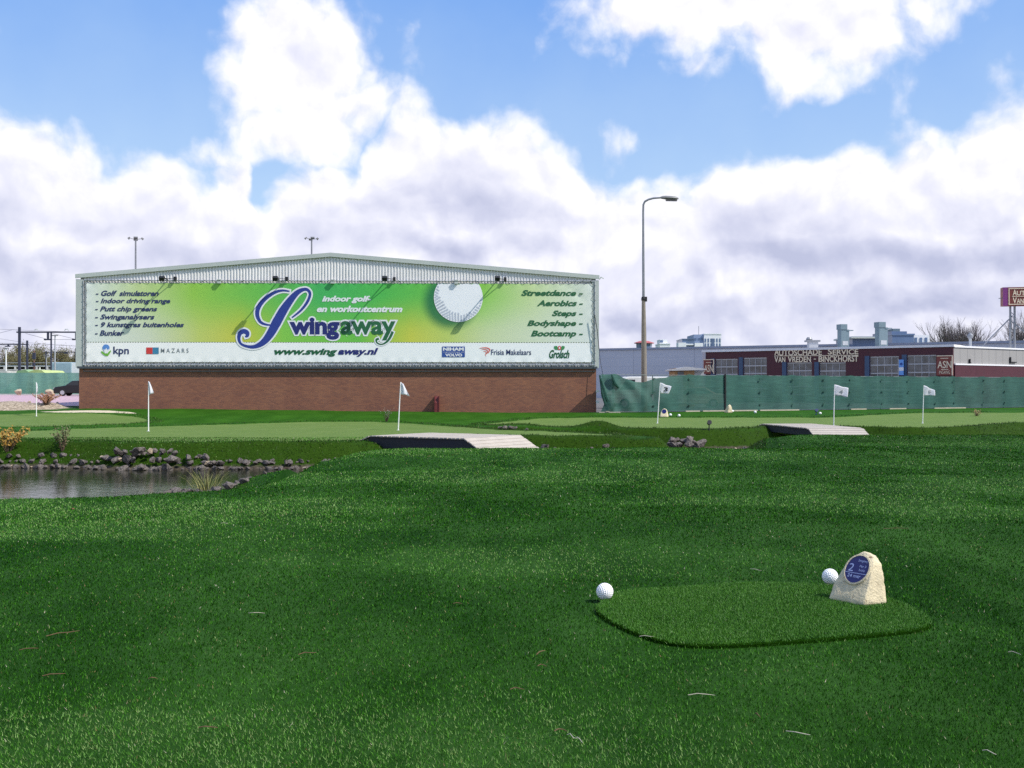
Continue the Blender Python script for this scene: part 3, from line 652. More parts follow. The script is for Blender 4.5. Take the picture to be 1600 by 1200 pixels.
# printed golf ball, cut by the top edge
aa = np.linspace(0, 2*np.pi, 72, endpoint=False); bp = [(bcx+brad*math.cos(a), min(bz1-.01, bcz+brad*math.sin(a))) for a in aa]
b = MB(); b.add([(x, -TO, z) for x, z in bp], [list(range(len(bp)))]); ball = b.build('printed_ball', mat('ball_print', (.88, .89, .91), .5, .03, 1), banner)
b = MB()
for ring, (rr, nn_) in enumerate(((.94, 52), (.87, 46), (.78, 40), (.68, 34))):
    for k in range(nn_):
        a = 2*math.pi*(k+.5*(ring % 2))/nn_; cx, cz = math.cos(a), math.sin(a)
        if cz > (.75 if cx < 0 else -.1)-.32*ring: continue
        
        cw, ch = .055*math.sqrt(1-rr*rr)*1.2+.02, .036
        q = [(rr*brad*cx + brad*(math.cos(t)*cw*cx-math.sin(t)*ch*1.1*cz), rr*brad*cz + brad*(math.cos(t)*cw*cz+math.sin(t)*ch*1.1*cx)) for t in np.linspace(0, 2*np.pi, 9)[:-1]]
        if max(z for _, z in q)+bcz > bz1-.02: continue
        b.add([(bcx+x, -TO-.004, bcz+z) for x, z in q], [list(range(8))])
b.build('dimples', mat('dimple_print', lin(188, 194, 206), .5, .05, 3), ball)
# sponsors' marks along the lower strip
put_text(hf, banner, "kpn", (177, 541.4, 201.4, 557), TO, M_ink, .02, 0)
cc = lambda cx, cy, rx, ry, n=18, a0=0, a1=2*math.pi: [(cx+rx*math.cos(a0+(a1-a0)*k/n), cy-ry*math.sin(a0+(a1-a0)*k/n)) for k in range(n)]
em = poly_part(hf, banner, cc(165.6, 543.4, 5.6, 5.4), TO, mat('emblem_blue_print', lin(92, 140, 205), .5, .1, 8), 'emblem', 'blue and green ball emblem with a crown')
M_lime = mat('emblem_green_print', lin(110, 175, 60), .5, .08, 8)
poly_part(hf, em, [(159, 548), (157.6, 550), (160, 553), (165, 556.2), (169, 556), (173.5, 549), (173, 547), (170, 549.5), (168, 552.5), (163, 551.5)], TO+.004, M_lime, 'emblem_band')
poly_part(hf, em, [(161.4, 545.4), (163, 548.6), (163.6, 552), (168.4, 552), (169.2, 548.4), (170.4, 545), (167.6, 546.8), (166, 543.6), (164.2, 546.8)], TO+.008, M_print, 'crown_mark')
poly_part(hf, banner, [(228.5, 542.9), (238.3, 542.9), (238.3, 553), (228.5, 553)], TO, M_red, 'red_square'); poly_part(hf, banner, [(238.3, 542.9), (248, 542.9), (248, 553), (238.3, 553)], TO, M_teal, 'blue_square')
put_text(hf, banner, "M A Z A R S", (251.5, 544.3, 294.7, 551.2), TO, M_grey, .004)
pl = poly_part(hf, banner, [(690.6, 541.4), (726.4, 541.4), (726.4, 558), (690.6, 558)], TO, M_plate, 'blue_plate')
put_text(hf, pl, "NIHAM", (692.2, 542.8, 724.6, 548), TO+.006, M_print, .045); put_text(hf, pl, "VOLVO", (695.6, 552.4, 722.2, 557), TO+.006, M_print, .045); put_text(hf, pl, "'s-gravenhage en", (692, 549.2, 725, 551.2), TO+.006, M_print, .0)
put_text(hf, banner, "Frisia Makelaars", (767.4, 546, 830, 554.6), TO, M_ink, .008)
for k, (pa, wd) in enumerate((([(749, 544.2), (755, 543.4), (761, 543.6), (765.2, 546), (764, 549.5), (762.6, 552)], [.4, 1.2, 1.6, 1.8, 1.3, .4]), ([(752, 546.4), (757.5, 545.8), (761.6, 547.6), (762, 550.6), (760, 553)], [.4, 1, 1.5, 1.2, .4]), ([(755, 549.2), (758.6, 549.2), (760, 551.4), (758.4, 553.6), (759.4, 557)], [.4, .9, 1.2, .9, .4]))):
    ribbon(pa, wd, TO, mat('orange_red_print', lin(214, 92, 74), .5, .08, 3), 'swoosh', banner)
put_text(hf, banner, "Grolsch", (858, 546.6, 890, 560), TO, M_dgreen, .035, .35)
for sx in (-1, 1):
    poly_part(hf, banner, [(874+sx*1.6, 544.4), (874+sx*4, 540.4), (874+sx*8, 540.8), (874+sx*8.6, 543.4), (874+sx*6.6, 546.4), (874+sx*3, 546.8)], TO, mat('leaf_print', lin(60, 140, 84), .5, .08, 3), 'leaf_mark')
h = poly_part(hf, banner, cc(874.2, 543.6, 2.7, 3.4), TO+.004, M_red, 'badge'); poly_part(hf, h, cc(874.2, 543.6, 1.2, 1.8), TO+.008, M_print, 'badge_centre')
# floodlights on arms over the banner -----------------------------------
def floodlight(u, v, label):
    x, z = hf.at(u, v, BO); t = thing('floodlight', label, 'floodlight', hf.A + hf.ux*x + hf.n*BO + Vector((0, 0, fz1)), hf.ang, 'floodlights above the banner')
    L = 1.0; hz = z-fz1
    b = MB(); b.bar((0, .25, .03), (0, -L, hz+.03), .045); b.bar((.42, .25, .03), (.42, -.12, .08), .04); b.bar((.42, -.1, .08), (0, -.5, hz+.02), .03); b.build('arm', M_black, t)
    b = MB(); M_ = Matrix.Translation((0, -L, hz)) @ Matrix.Rotation(R(-42), 4, 'X')
    b.prism([(-.07, -.08), (.11, -.14), (.11, .14), (-.07, .08)], -.14, .14, 'x'); b.v = [tuple(M_ @ Vector(p)) for p in b.v]; b.build('lamp_housing', M_black, t, bevel=.015)
    b = MB(); b.box(-.12, .115, -.12, .12, .125, .12, M_); b.build('glass', mat('lamp_glass', (.35, .37, .4), .1), t)
    b = MB(); b.box(.36, -.16, .02, .5, -.02, .2); b.build('junction_box', M_black, t)
for u, lb in ((262, 'black floodlight over the slogans at the left end of the banner'), (436, 'black floodlight directly over the big script initial'), (604, 'black floodlight over the banner text between script initial and golf ball'), (777, 'black floodlight on the banner just right of the printed golf ball')):
    floodlight(u, 437, lb)
for u, lb in ((343, 'pale bracket box on the banner rail right of the leftmost floodlight'), (520, 'pale bracket box on the banner rail below the roof ridge'), (713, 'pale bracket box above the printed golf ball')):
    x, z = hf.at(u, 438, BO); t = thing('bracket_box', lb, 'bracket', hf.A+hf.ux*x+hf.n*BO+Vector((0, 0, fz1)), hf.ang, 'bracket boxes on the banner rail')
    b = MB(); b.box(-.11, -.16, .0, .11, .04, .06); b.box(-.1, -.14, -.16, .1, .02, -.03); b.build('box', M_trim, t); b = MB(); b.bar((0, .25, .03), (0, -.05, .03), .03); b.build('stem', M_pipe, t)
# brown steel wall post beside bridge flag
x, z0 = hf.at(683, 645); px = hf.A + hf.ux*x
t = thing('wall_buttress', 'short dark red steel buttress standing against the brick wall', 'buttress', (px.x, px.y, H(px.x, px.y)-.05), hf.ang)
b = MB(); b.prism([(-.02, 0), (-.42, 0), (-.42, .55), (-.3, .9), (-.02, .9)], -.1, .1, 'x'); b.build('plate', mat('dark_red_steel', lin(110, 46, 46), .6, .2, 5), t)
b = MB(); b.box(-.13, -.45, 0, -.1, 0, .92); b.box(.1, -.45, 0, .13, 0, .92); b.build('flange', mat('dark_red_steel', lin(96, 40, 42), .6, .2, 5), t)
# cable from the eaves to the fence
t = thing('guy_cable', 'thin black cable slanting down from the eaves corner of the hall', 'cable')
b = MB(); b.tube([P(929, 492, 56.0), P(933, 515, 56.0), P(936, 545, 56)], .02, 5); b.tube([P(936, 545, 56), P(938, 565, 56), P(943, 590, 55.9)], .012, 5); b.build('cable', M_black, t)

# ------------------------------------------------------------------ tee: mat, balls, stone marker
mt = thing('tee_mat', 'oval raised mat of smooth green turf in the near lawn, markers standing on it', 'tee mat', (0, 0, 0))
mc = MATP.mean(0); mz = height(MATP[:, 0], MATP[:, 1]); base_z = float(height(mc[:1], mc[1:])[0])
TOPZ = .026
def mat_h(x, y):
    return height(x, y) + TOPZ*sst(0, .05, -sdf(x, y, MATP)) + .006*vnoise(np.asarray(x)*4, np.asarray(y)*4)
rings = [(1.0, -.03), (1.0, TOPZ*.7), (.992, TOPZ*.97)] + [(r_, TOPZ) for r_ in (.97, .9, .75, .6, .4, .2, .05)]; vs = []; n_ = len(MATP)
for r_, add in rings:
    q = mc+(MATP-mc)*r_; hz = height(q[:, 0], q[:, 1]); vs += [(q[i, 0], q[i, 1], hz[i]+add) for i in range(n_)]
fs = [(k*n_+i, k*n_+(i+1) % n_, (k+1)*n_+(i+1) % n_, (k+1)*n_+i) for k in range(len(rings)-1) for i in range(n_)] + [[(len(rings)-1)*n_+i for i in range(n_)]]
M_mat = mat('mat_turf', (.008, .030, .002), .8, .35, 120, bump=.5, bscale=300, spec=0)
b = MB(); b.add(vs, fs); b.build('mat_base', M_mat, mt)
nb = 190000; bb0, bb1 = MATP.min(0), MATP.max(0)
x = bb0[0]-.02+rng.random(nb)*(bb1[0]-bb0[0]+.04); y = bb0[1]-.02+rng.random(nb)*(bb1[1]-bb0[1]+.04); s_ = -sdf(x, y, MATP); ok = s_ > -.002; x, y, s_ = x[ok], y[ok], s_[ok]
z = height(x, y) + np.where(s_ < .008, TOPZ*rng.random(len(x)), TOPZ)
o = blades('pile', x, y, z, .017, .0036, 1.5, M_matblade, np.clip(rng.beta(2.2, 2.6, len(x))*.9 + .12*vnoise(x*1.6, y*2.6), 0, .95) + (rng.random(len(x)) < .004)*.3)
o.parent = mt; o['kind'] = 'stuff'
# dimpled ball
def ball_mesh(rad, lev=5, nd=330, dep=.035):
    bm = bmesh.new(); bmesh.ops.create_icosphere(bm, subdivisions=lev, radius=1.)
    v = np.array([p.co[:] for p in bm.verts]); k = np.arange(nd)+.5; ph = np.arccos(1-2*k/nd); th = np.pi*(1+5**.5)*k
    dpt = np.stack([np.cos(th)*np.sin(ph), np.sin(th)*np.sin(ph), np.cos(ph)], 1); ang = np.arccos(np.clip((v@dpt.T).max(1), -1, 1)); rr = math.sqrt(4/nd)*.86
    sc = rad*(1-dep*np.clip(1-(ang/rr)**2, 0, 1)); v = v*sc[:, None]
    for p, q in zip(bm.verts, v): p.co = q
    for f in bm.faces: f.smooth = True
    me = bpy.data.meshes.new('ball'); bm.to_mesh(me); bm.free(); me.materials.append(mat('ball_paint', (.80, .80, .80), .35, .03, 8)); return me
bm_big = ball_mesh(.064, 6, 230, .075)
def golf_ball(u, v, label, me=bm_big, rad=.064, group='white tee marker balls', zo=0.):
    p = on(u, v); ob = link('golf_ball', me); ob.location = (p.x, p.y, p.z+rad+zo-.004); ob.rotation_euler = (random.random()*3, random.random()*3, random.random()*3)
    return tag(ob, label, 'golf ball', group)
golf_ball(945, 941.5, 'large white dimpled ball at the left tip of the tee mat', zo=.02)
golf_ball(1297, 917, 'large white dimpled ball beside the sandstone tee marker on the mat', zo=.022)
# stone markers
def stone_mesh():
    P0 = dict(L0=(-.205, .06, 0), L1=(-.145, .11, .12), L2=(-.075, .14, .225), L3=(.02, .14, .325), T=(.085, .09, .372), R3=(.155, .05, .345), R2=(.19, .01, .275), R1=(.20, -.03, .14), R0=(.205, -.06, 0),
              K0=(-.01, -.17, 0), K1=(.05, -.11, .13), K2=(.085, -.06, .23), K3=(.105, -.02, .31), B0=(.17, .2, 0), B1=(-.13, .2, 0), B2=(.15, .16, .26), B3=(.06, .17, .29))
    bm = bmesh.new()
    for p in P0.values(): bm.verts.new(p)
    bmesh.ops.convex_hull(bm, input=bm.verts[:]); bmesh.ops.delete(bm, geom=[v for v in bm.verts if not v.link_faces], context='VERTS')
    bmesh.ops.subdivide_edges(bm, edges=bm.edges[:], cuts=7, use_grid_fill=True); bmesh.ops.triangulate(bm, faces=bm.faces[:])
    for _ in range(3): bmesh.ops.smooth_vert(bm, verts=bm.verts[:], factor=.5, use_axis_x=True, use_axis_y=True, use_axis_z=True)
    for v in bm.verts:
        nn_ = mnoise.noise(v.co*14)*.007 + mnoise.noise(v.co*38)*.0035 + mnoise.noise(v.co*80)*.0016
        v.co += v.normal*nn_
        if v.co.z < .012: v.co.z = -.03
    bm.normal_update()
    for f in bm.faces: f.smooth = True
    me = bpy.data.meshes.new('stone'); bm.to_mesh(me); bm.free(); return me, P0
M_sand = mat('sandstone', lin(205, 192, 160), .9, .2, 9, bump=.6, bscale=60, spec=.15, spots=(lin(140, 120, 95), 26, .66))
M_plaque = mat('plaque_blue', lin(30, 32, 90), .25, .1, 3)
M_engr = mat('engraving', lin(158, 168, 205), .5, .05, 9)
st_me, SP = stone_mesh(); st_me.materials.append(M_sand)
ps = on(1340, 946); ps.z += TOPZ*.8
mk = thing('tee_marker', 'sandstone tee marker with oval blue plaque reading 2, on the mat', 'tee marker', ps, R(-2), 'stone tee markers')
link('stone', st_me, mk)
pts_ = np.array([SP[k] for k in ('L1', 'L2', 'L3', 'K1', 'K2', 'K3')]); pc = pts_.mean(0); nn_ = np.linalg.svd(pts_-pc)[2][2]; nn_ = nn_*(-np.sign(nn_[0]))
nv = Vector(nn_); yv = (Vector((0, 0, 1))-nv*nv.z).normalized(); xv = yv.cross(nv)
ctr = Vector(pc)+Vector((.004, .0, .012))+nv*.004
MP = Matrix((( xv.x, yv.x, nv.x, ctr.x), (xv.y, yv.y, nv.y, ctr.y), (xv.z, yv.z, nv.z, ctr.z), (0, 0, 0, 1)))
def ell(a, c, n=40): return [(a*math.cos(2*math.pi*k/n), c*math.sin(2*math.pi*k/n)) for k in range(n)]
b = MB(); ea, eb = .098, .112
for i, (s0, z0, s1, z1) in enumerate(((1.2, -.02, 1.12, .007), (1.12, .007, 1.0, .009), (1.0, .009, .985, .004))):
    n = 40; A_ = ell(ea*s0, eb*s0); B_ = ell(ea*s1, eb*s1)
    b.add([MP @ Vector((x, y, z0)) for x, y in A_]+[MP @ Vector((x, y, z1)) for x, y in B_], [(k, (k+1) % n, n+(k+1) % n, n+k) for k in range(n)])
b.build('plaque_rim', M_sand, mk, smooth=True)
b = MB(); b.add([MP @ Vector((x, y, .0055)) for x, y in ell(ea*.99, eb*.99)], [list(range(40))]); plq = b.build('plaque', M_plaque, mk)
def engr(s, x0, y0, x1, y1, bold=.01, shear=0.):
    v, f = text_poly(s, bold, shear); vv = fit(v, x0, y0, x1, y1); b = MB(); b.add([MP @ Vector((p[0], p[1], .0075)) for p in vv], f); b.build('lettering', M_engr, plq)
engr('2', -.072, -.022, -.03, .04, .0); engr('Swingaway', -.014, .055, .076, .082, .0, .4); engr('Par 3', .016, .018, .07, .036); engr('24 mtr', -.06, -.070, .054, -.042)
engr('hole', .02, -.014, .07, .006, 0.)
b = MB(); b.add([MP @ Vector(p) for p in ((-.1, -.035, .0075), (.1, -.035, .0075), (.1, -.031, .0075), (-.1, -.031, .0075))], [(0, 1, 2, 3)]); b.build('rule_line', M_engr, plq)
# distant stone markers and balls
for u, v, sc_, rz, lb in ((1038.5, 651.5, 1.15, R(40), 'small pale stone marker beside two white balls near flag 3'), (1136, 644.5, 1.2, R(-75), 'small pale stone marker with dark oval at the foot of the black fence post')):
    p = on(u, v); t = thing('tee_marker', lb, 'tee marker', p, rz, 'stone tee markers', sc_)
    link('stone', st_me, t); link('plaque', plq.data, t)
bm_far = ball_mesh(.075, 3, 60, .02)
for u, v, lb in ((1047.5, 650.5, 'white ball touching the small stone marker near flag 3'), (1061, 651.5, 'white ball lying apart to the right of the small stone marker near flag 3'), (1144.5, 644.5, 'white ball next to the marker at the black fence post'), (1180, 646, 'lone white ball on the lawn right of the black fence post')):
    golf_ball(u, v, lb, bm_far, .075)
golf_ball(1281.5, 648, 'white ball on the bank behind the right footbridge', bm_far, .075)
# ------------------------------------------------------------------ flags
M_stick = mat('flagstick_white', (.82, .82, .80), .4, .04, 5)
def flag_material():
    m = bpy.data.materials.new('flag_cloth'); m.use_nodes = True; n = NT(m.node_tree); p = n.n['Principled BSDF']
    p.inputs['Base Color'].default_value = (.8, .8, .84, 1); p.inputs['Roughness'].default_value = .8
    tr = n.new('ShaderNodeBsdfTranslucent'); tr.inputs[0].default_value = (.8, .8, .84, 1); mx = n.new('ShaderNodeMixShader'); mx.inputs[0].default_value = .35
    n.l.new(p.outputs[0], mx.inputs[1]); n.l.new(tr.outputs[0], mx.inputs[2]); n.l.new(mx.outputs[0], n.n['Material Output'].inputs[0]); return m
M_flag = flag_material()
def golf_flag(u, v, ut, vt, corners, label, num=None):
    """(u,v) foot, (ut,vt) top of the stick; corners of the cloth in picture offsets from the top"""
    p = on(u, v); Yd = p.y; top = P(ut, vt, Yd)-p; t = thing('golf_flag', label, 'golf flag', p, 0, 'golf flags on the greens'); k = Yd/F
    b = MB(); b.tube([(0, 0, -.1), top*.5, top], [.022, .019, .015], 8); b.build('flagstick', M_stick, t, smooth=True)
    c = [Vector((top.x+x*k, top.y, top.z-y*k)) for x, y in corners]; n1, n2 = 14, 9; vs = []
    for j in range(n2):
        for i in range(n1):
            s, w = i/(n1-1), j/(n2-1); q = (c[0]*(1-s)+c[1]*s)*(1-w)+(c[3]*(1-s)+c[2]*s)*w
            q = q + Vector((0, .05*math.sin(s*7+w*2.4+u)*s**.6, .012*math.sin(s*9+w*3))); vs.append(q)
    fl = MB(); fl.add(vs, [(j*n1+i, j*n1+i+1, (j+1)*n1+i+1, (j+1)*n1+i) for j in range(n2-1) for i in range(n1-1)])
    fo = fl.build('flag', M_flag, t, smooth=True); so_ = fo.modifiers.new('thickness', 'SOLIDIFY'); so_.thickness = .004; so_.offset = 0
    if num:
        tv, tf = text_poly(num[0], .02); mx_ = tv.max(0); mn_ = tv.min(0); cx, cy, hh = num[1:4]
        b = MB(); qs = []
        for x, y in tv:
            a = (x-mn_[0])/(mx_[0]-mn_[0]); e = (y-mn_[1])/(mx_[1]-mn_[1])
            s = cx+(a-.5)*hh*.8; w = cy-(e-.5)*hh; q = (c[0]*(1-s)+c[1]*s)*(1-w)+(c[3]*(1-s)+c[2]*s)*w
            qs.append(q + Vector((0, .05*math.sin(s*7+w*2.4+u)*max(s, 0)**.6-.012, .012*math.sin(s*9+w*3))))
        b.add(qs, tf); b.build('lettering', num[4] if len(num) > 4 else M_black, fo)
    # the cup
    b = MB(); b.lathe([(.06, .008), (.054, .012)], 16); b.build('cup_ring', M_white, t)
golf_flag(232, 674, 232, 596, [(-.4, 0), (1.5, 1), (8, 18), (-.4, 22)], 'white flag hanging limp on an upright stick before the left end of the hall')
golf_flag(622, 672.5, 626, 597, [(0, 0), (4, 3), (14, 22), (0, 18.5)], 'white drooping flag on a slightly leaning stick behind the left footbridge')
golf_flag(1027, 661.5, 1031.5, 598, [(0, 0), (17.5, 6), (13, 17.5), (0, 16.5)], 'white flag with dark number 3 in front of the loose fence netting', ('3', .58, .5, .5))
golf_flag(1302.5, 665.5, 1304, 601, [(0, 0), (22, 5.5), (19.5, 19.5), (0, 16)], 'white flag blowing right at the end of the right footbridge', ('4', .5, .55, .4, M_grey))
golf_flag(1441.5, 661.5, 1443.5, 602, [(0, 0), (17, 8), (17, 16), (0, 16)], 'white flag with tapered tip on the rightmost green', ('5', .55, .5, .35, M_grey))
golf_flag(57, 650.5, 56.5, 597, [(-.4, 0), (.8, 2), (3, 15), (-.8, 20)], 'furled white flag by the sand strip at far left')
# ------------------------------------------------------------------ footbridges
M_plank = mat('weathered_planks', lin(170, 161, 150), .85, .10, 3, bump=.3)
M_fascia = mat('dark_bridge_board', lin(40, 42, 50), .7, .2, 5)
def footbridge(A, B, Wv, rampA, rampB, dz, label, nplk):
    """A,B: near-side deck corners, Wv: width vector, ramps: (length, drop)"""
    A, B = Vector(A), Vector(B); ax = (B-A).normalized(); t = thing('footbridge', label, 'footbridge', A, 0, 'wooden footbridges'); Wv = Vector(Wv); L = (B-A).length
    prof = [(-rampA[0], -rampA[1]), (0, 0), (L, 0), (L+rampB[0], -rampB[1])]
    def at(s, w, z): return ax*s + Wv*w + Vector((0, 0, z))
    def zp(s): return float(np.interp(s, [p[0] for p in prof], [p[1] for p in prof]))
    b = MB(); s0, s1 = prof[0][0], prof[-1][0]; n = nplk
    for i in range(n):
        a, c = s0+(s1-s0)*i/n+.012, s0+(s1-s0)*(i+1)/n-.012; e = random.uniform(-.02, .02)/Wv.length; za, zc = zp(a), zp(c); lift = random.uniform(-.003, .003)
        q = [at(s, w, z+dd+lift) for dd in (0, .035) for s, w, z in ((a, -.02+e, za), (c, -.02+e, zc), (c, 1.02+e, zc), (a, 1.02+e, za))]
        b.add(q, [(3, 2, 1, 0), (4, 5, 6, 7), (0, 1, 5, 4), (1, 2, 6, 5), (2, 3, 7, 6), (3, 0, 4, 7)])
    b.build('deck', M_plank, t)
    for w in (0., 1.):
        b = MB(); th = .07/Wv.length*(1 if w == 0 else -1)
        for k in range(3):
            (sa, za), (sb, zb) = prof[k], prof[k+1]; lo = lambda s: max(-dz, -dz)
            q = [at(s, w+h_, z) for h_ in (0, th) for s, z in ((sa, za-.002), (sb, zb-.002), (sb, min(zb-.02, -dz)), (sa, min(za-.02, -dz)))]
            b.add(q, [(0, 1, 2, 3), (7, 6, 5, 4), (0, 4, 5, 1), (2, 6, 7, 3), (0, 3, 7, 4), (1, 5, 6, 2)])
        b.build('side_board', M_fascia, t)
    return t
footbridge((-4.35, 31.5, .10), (-1.36, 29.75, .10), (1.6, 2.0, 0), (.45, .18), (.72, .42), .34, 'left wooden footbridge with dark side board, spanning to the middle green', 32)
footbridge((10.25, 42.0, .10), (10.85, 37.55, .10), (1.98, .12, 0), (.6, .2), (.95, .36), .26, 'right wooden footbridge of pale planks beside the far flags', 34)
# small spotlights on the banks
def garden_spot(u, v, h, label, post=None):
    p = on(u, v); t = thing('garden_spotlight', label, 'garden light', p, 0, 'small garden spotlights'); k = h
    b = MB(); b.tube([(0, 0, -.1), (0, 0, k*.62)], .022, 6); b.tube([(-.05, 0, 0), (0, 0, .07)], .02, 5); b.build('stake', post or M_black, t)
    b = MB(); M_ = Matrix.Translation((0, 0, k*.8)) @ Matrix.Rotation(R(70), 4, 'X'); b.lathe([(.05, -.09), (.075, -.04), (.085, .08), (.09, .1)], 10); b.v = [tuple(M_ @ Vector(q)) for q in b.v]; b.build('lamp_head', post or M_black, t)
    b = MB(); b.box(-.08, -.03, k*.66, .08, .03, k*.72); b.build('bracket', post or M_black, t)
garden_spot(1108, 672.5, .34, 'small black spotlight on the bank between flag 3 and the right footbridge')
garden_spot(1275.5, 648.5, .28, 'small dark blue spotlight next to a white ball behind the right footbridge', mat('dark_blue_plastic', (.02, .04, .12), .5))
# ------------------------------------------------------------------ rocks
M_rock = mat('dark_basalt', lin(112, 105, 99), .9, .45, 5, col2=lin(44, 40, 41), bump=.7, bscale=25, spec=.2)
M_rock2 = mat('pale_quarry_stone', lin(176, 160, 138), .9, .2, 7, bump=.5, bscale=25, spec=.2)
def rock_mesh(seed, m):
    rr = random.Random(seed); bm = bmesh.new()
    for _ in range(15):
        a, z = rr.random()*6.283, rr.uniform(-1, 1); s = math.sqrt(1-z*z); k = rr.uniform(.75, 1.1)
        bm.verts.new((s*math.cos(a)*k, s*math.sin(a)*k*.85, z*k*.62))
    bmesh.ops.convex_hull(bm, input=bm.verts[:]); bmesh.ops.delete(bm, geom=[v for v in bm.verts if not v.link_faces], context='VERTS')
    bmesh.ops.subdivide_edges(bm, edges=bm.edges[:], cuts=2, use_grid_fill=True)
    for v in bm.verts: v.co += v.co.normalized()*(mnoise.noise(v.co*2.2+Vector((seed, 0, 0)))*.10+mnoise.noise(v.co*6)*.07)
    me = bpy.data.meshes.new('rock'); bm.to_mesh(me); bm.free(); me.materials.append(m); return me
RK = [rock_mesh(s, M_rock) for s in range(7)]; RP = [rock_mesh(s+20, M_rock2) for s in range(3)]
def rock(x, y, z, r, label, group, pale=False):
    o = link('rock', random.choice(RP if pale else RK)); o.location = (x, y, z); o.scale = (r*random.uniform(.8, 1.3), r*random.uniform(.8, 1.2), r*random.uniform(.75, 1.15)); o.rotation_euler = (random.uniform(-.5, .5), random.uniform(-.5, .5), random.random()*6.28)
    return tag(o, label, 'rock', group)
LR = 'dark grey basalt rock in the low wall along the far shore of the pond'; GR = 'basalt rocks along the far pond shore'
shore = [(-18.5, 29.4), (-15.2, 29.35), (-12.8, 29.3), (-10.5, 28.5), (-8.7, 28.75), (-6.5, 28.8), (-5.1, 29.2), (-4.4, 29.6)]
sx_ = [p[0] for p in shore]; sy_ = [p[1] for p in shore]
for i in range(262):
    x = -17.8 + (i/262)*13.2 + random.uniform(-.1, .1); row = random.choice((0, 0, 1, 1, 2)); big = -11.6 < x < -9.4
    y = float(np.interp(x, sx_, sy_)) + .05 + row*.16 + random.uniform(-.1, .1); r = random.uniform(.06, .18)*(1.25 if big else (.8 if x > -8 else 1.)); z = WATER_Z + .03 + row*.15 + (row*.09 if big else 0)
    if x > -8.6 and row == 2: row = 1; z -= .12
    pale = random.random() < .09
    rock(x, y, z, r*(.7 if pale else 1), 'pale stone among the basalt along the far shore of the pond' if pale else LR, 'pale stones along the far pond shore' if pale else GR, pale)
for i in range(7): rock(-11.2+i*.26+random.uniform(-.05, .05), 28.95+random.uniform(0, .2), WATER_Z+.46+random.uniform(-.08, .04), random.uniform(.10, .17), LR, GR)
for i in range(34):
    x = random.uniform(-7.5, -5.3); y = 22.0 + (x+6.2)*.1 + random.uniform(-.3, .8)
    rock(x, y, max(H(x, y), WATER_Z)+.03, random.uniform(.07, .19), 'dark rock on the small spit at the near edge of the pond', 'rocks on the near spit')
for i in range(12):
    p = P(1050+i*4.2+random.uniform(-2, 2), 698-random.uniform(0, 5), 37.6); rock(p.x, 37.9+random.uniform(-.3, .2)-.1*i*.1, WATER_Z+.1+.16*(i % 2)+.1*(i < 8), random.uniform(.14, .27), 'dark rock heaped where the stream bends right of the middle green', 'rocks in the stream bend')
for i in range(8):
    x = 7.2+i*.34; rock(x, 37.6+random.uniform(-.1, .15), WATER_Z+.04, random.uniform(.09, .17), 'small rock at the waterline left of the right footbridge', 'rocks by the right footbridge', i % 3 == 0)
for (u, v, r) in ((853, 699, .2), (848, 702, .12), (867, 701, .08), (946, 698, .16), (958, 701, .1), (970, 702, .1), (925, 701, .09), (918, 702, .08), (888, 703, .06)):
    p = P(u, v, 32.2); rock(p.x, 32.2, p.z, r, 'grey rock showing over the lawn edge below the tongue of the middle green', 'rocks below the green tongue')
for (u, v, r) in ((781, 669, .12), (790, 668.5, .15), (799, 668, .18), (806, 669, .1), (823, 671, .08)):
    p = on(u, v+3); rock(p.x, p.y, p.z+.08, r, 'grey rock in the dip behind the middle green', 'rocks in the dip behind the middle green')
# boulders by the left fence
for u, lb in ((31, 'round tan boulder by the fence left of the furled flag'), (80, 'round tan boulder by the fence between furled flag and black car')):
    p = P(u, 616, 97.5); o = rock(p.x, 97.5, H(p.x, 97.5)+.3, .62, lb, 'tan boulders by the left fence', True); o.name = 'boulder'; o['category'] = 'boulder'; o.scale = (.62, .6, .55)
# ------------------------------------------------------------------ plants
def leaf_mat(name, a, c): return blade_material(name, [(0, a + (1,)), (1, c + (1,))], .6, .25)
M_twig = mat('twig_bark', (.09, .06, .04), .9, .25, 20)
def grass_clump(p, n, h, spread, mats, name, label, cat, curl=.7, w=.014, group=None):
    t = thing(name, label, cat, p, group=group); b = MB(); tint = []
    for _ in range(n):
        a = random.random()*6.283; r0 = random.random()**.6*spread; l = h*random.uniform(.5, 1.1); le = random.uniform(.1, 1)*curl; q = Vector((math.cos(a)*r0, math.sin(a)*r0, -.03)); dr = Vector((math.cos(a), math.sin(a), 0)); sd = Vector((-dr.y, dr.x, 0)); vs = []
        for k in range(4):
            s = k/3; c = q+dr*(le*l*s*s)+Vector((0, 0, l*(s-.35*le*s*s))); ww = w*(1-s*.9); vs += [c-sd*ww/2, c+sd*ww/2]
        b.add(vs, [(2*k, 2*k+1, 2*k+3, 2*k+2) for k in range(3)]); tint += [random.random()]*3
    o = b.build('leaves', mats, t); attr(o.data, 'tint', np.array(tint), 'FACE'); return t
M_reed = leaf_mat('dry_reed', (.30, .27, .10), (.10, .14, .03))
M_orange = leaf_mat('orange_leaf', (.42, .22, .04), (.22, .16, .03)); M_sprig = leaf_mat('sprig_leaf', (.06, .10, .03), (.16, .13, .07)); M_dry = leaf_mat('dry_straw', (.30, .17, .06), (.5, .40, .2)); M_rust = leaf_mat('rust_leaf', (.25, .10, .06), (.4, .24, .14))
p = Vector((-6.6, 22.2, H(-6.6, 22.2)-.02)); grass_clump(p, 130, .62, .3, M_reed, 'reed_clump', 'yellow green reed clump on the rocky spit in the pond', 'reeds', .8, .016)
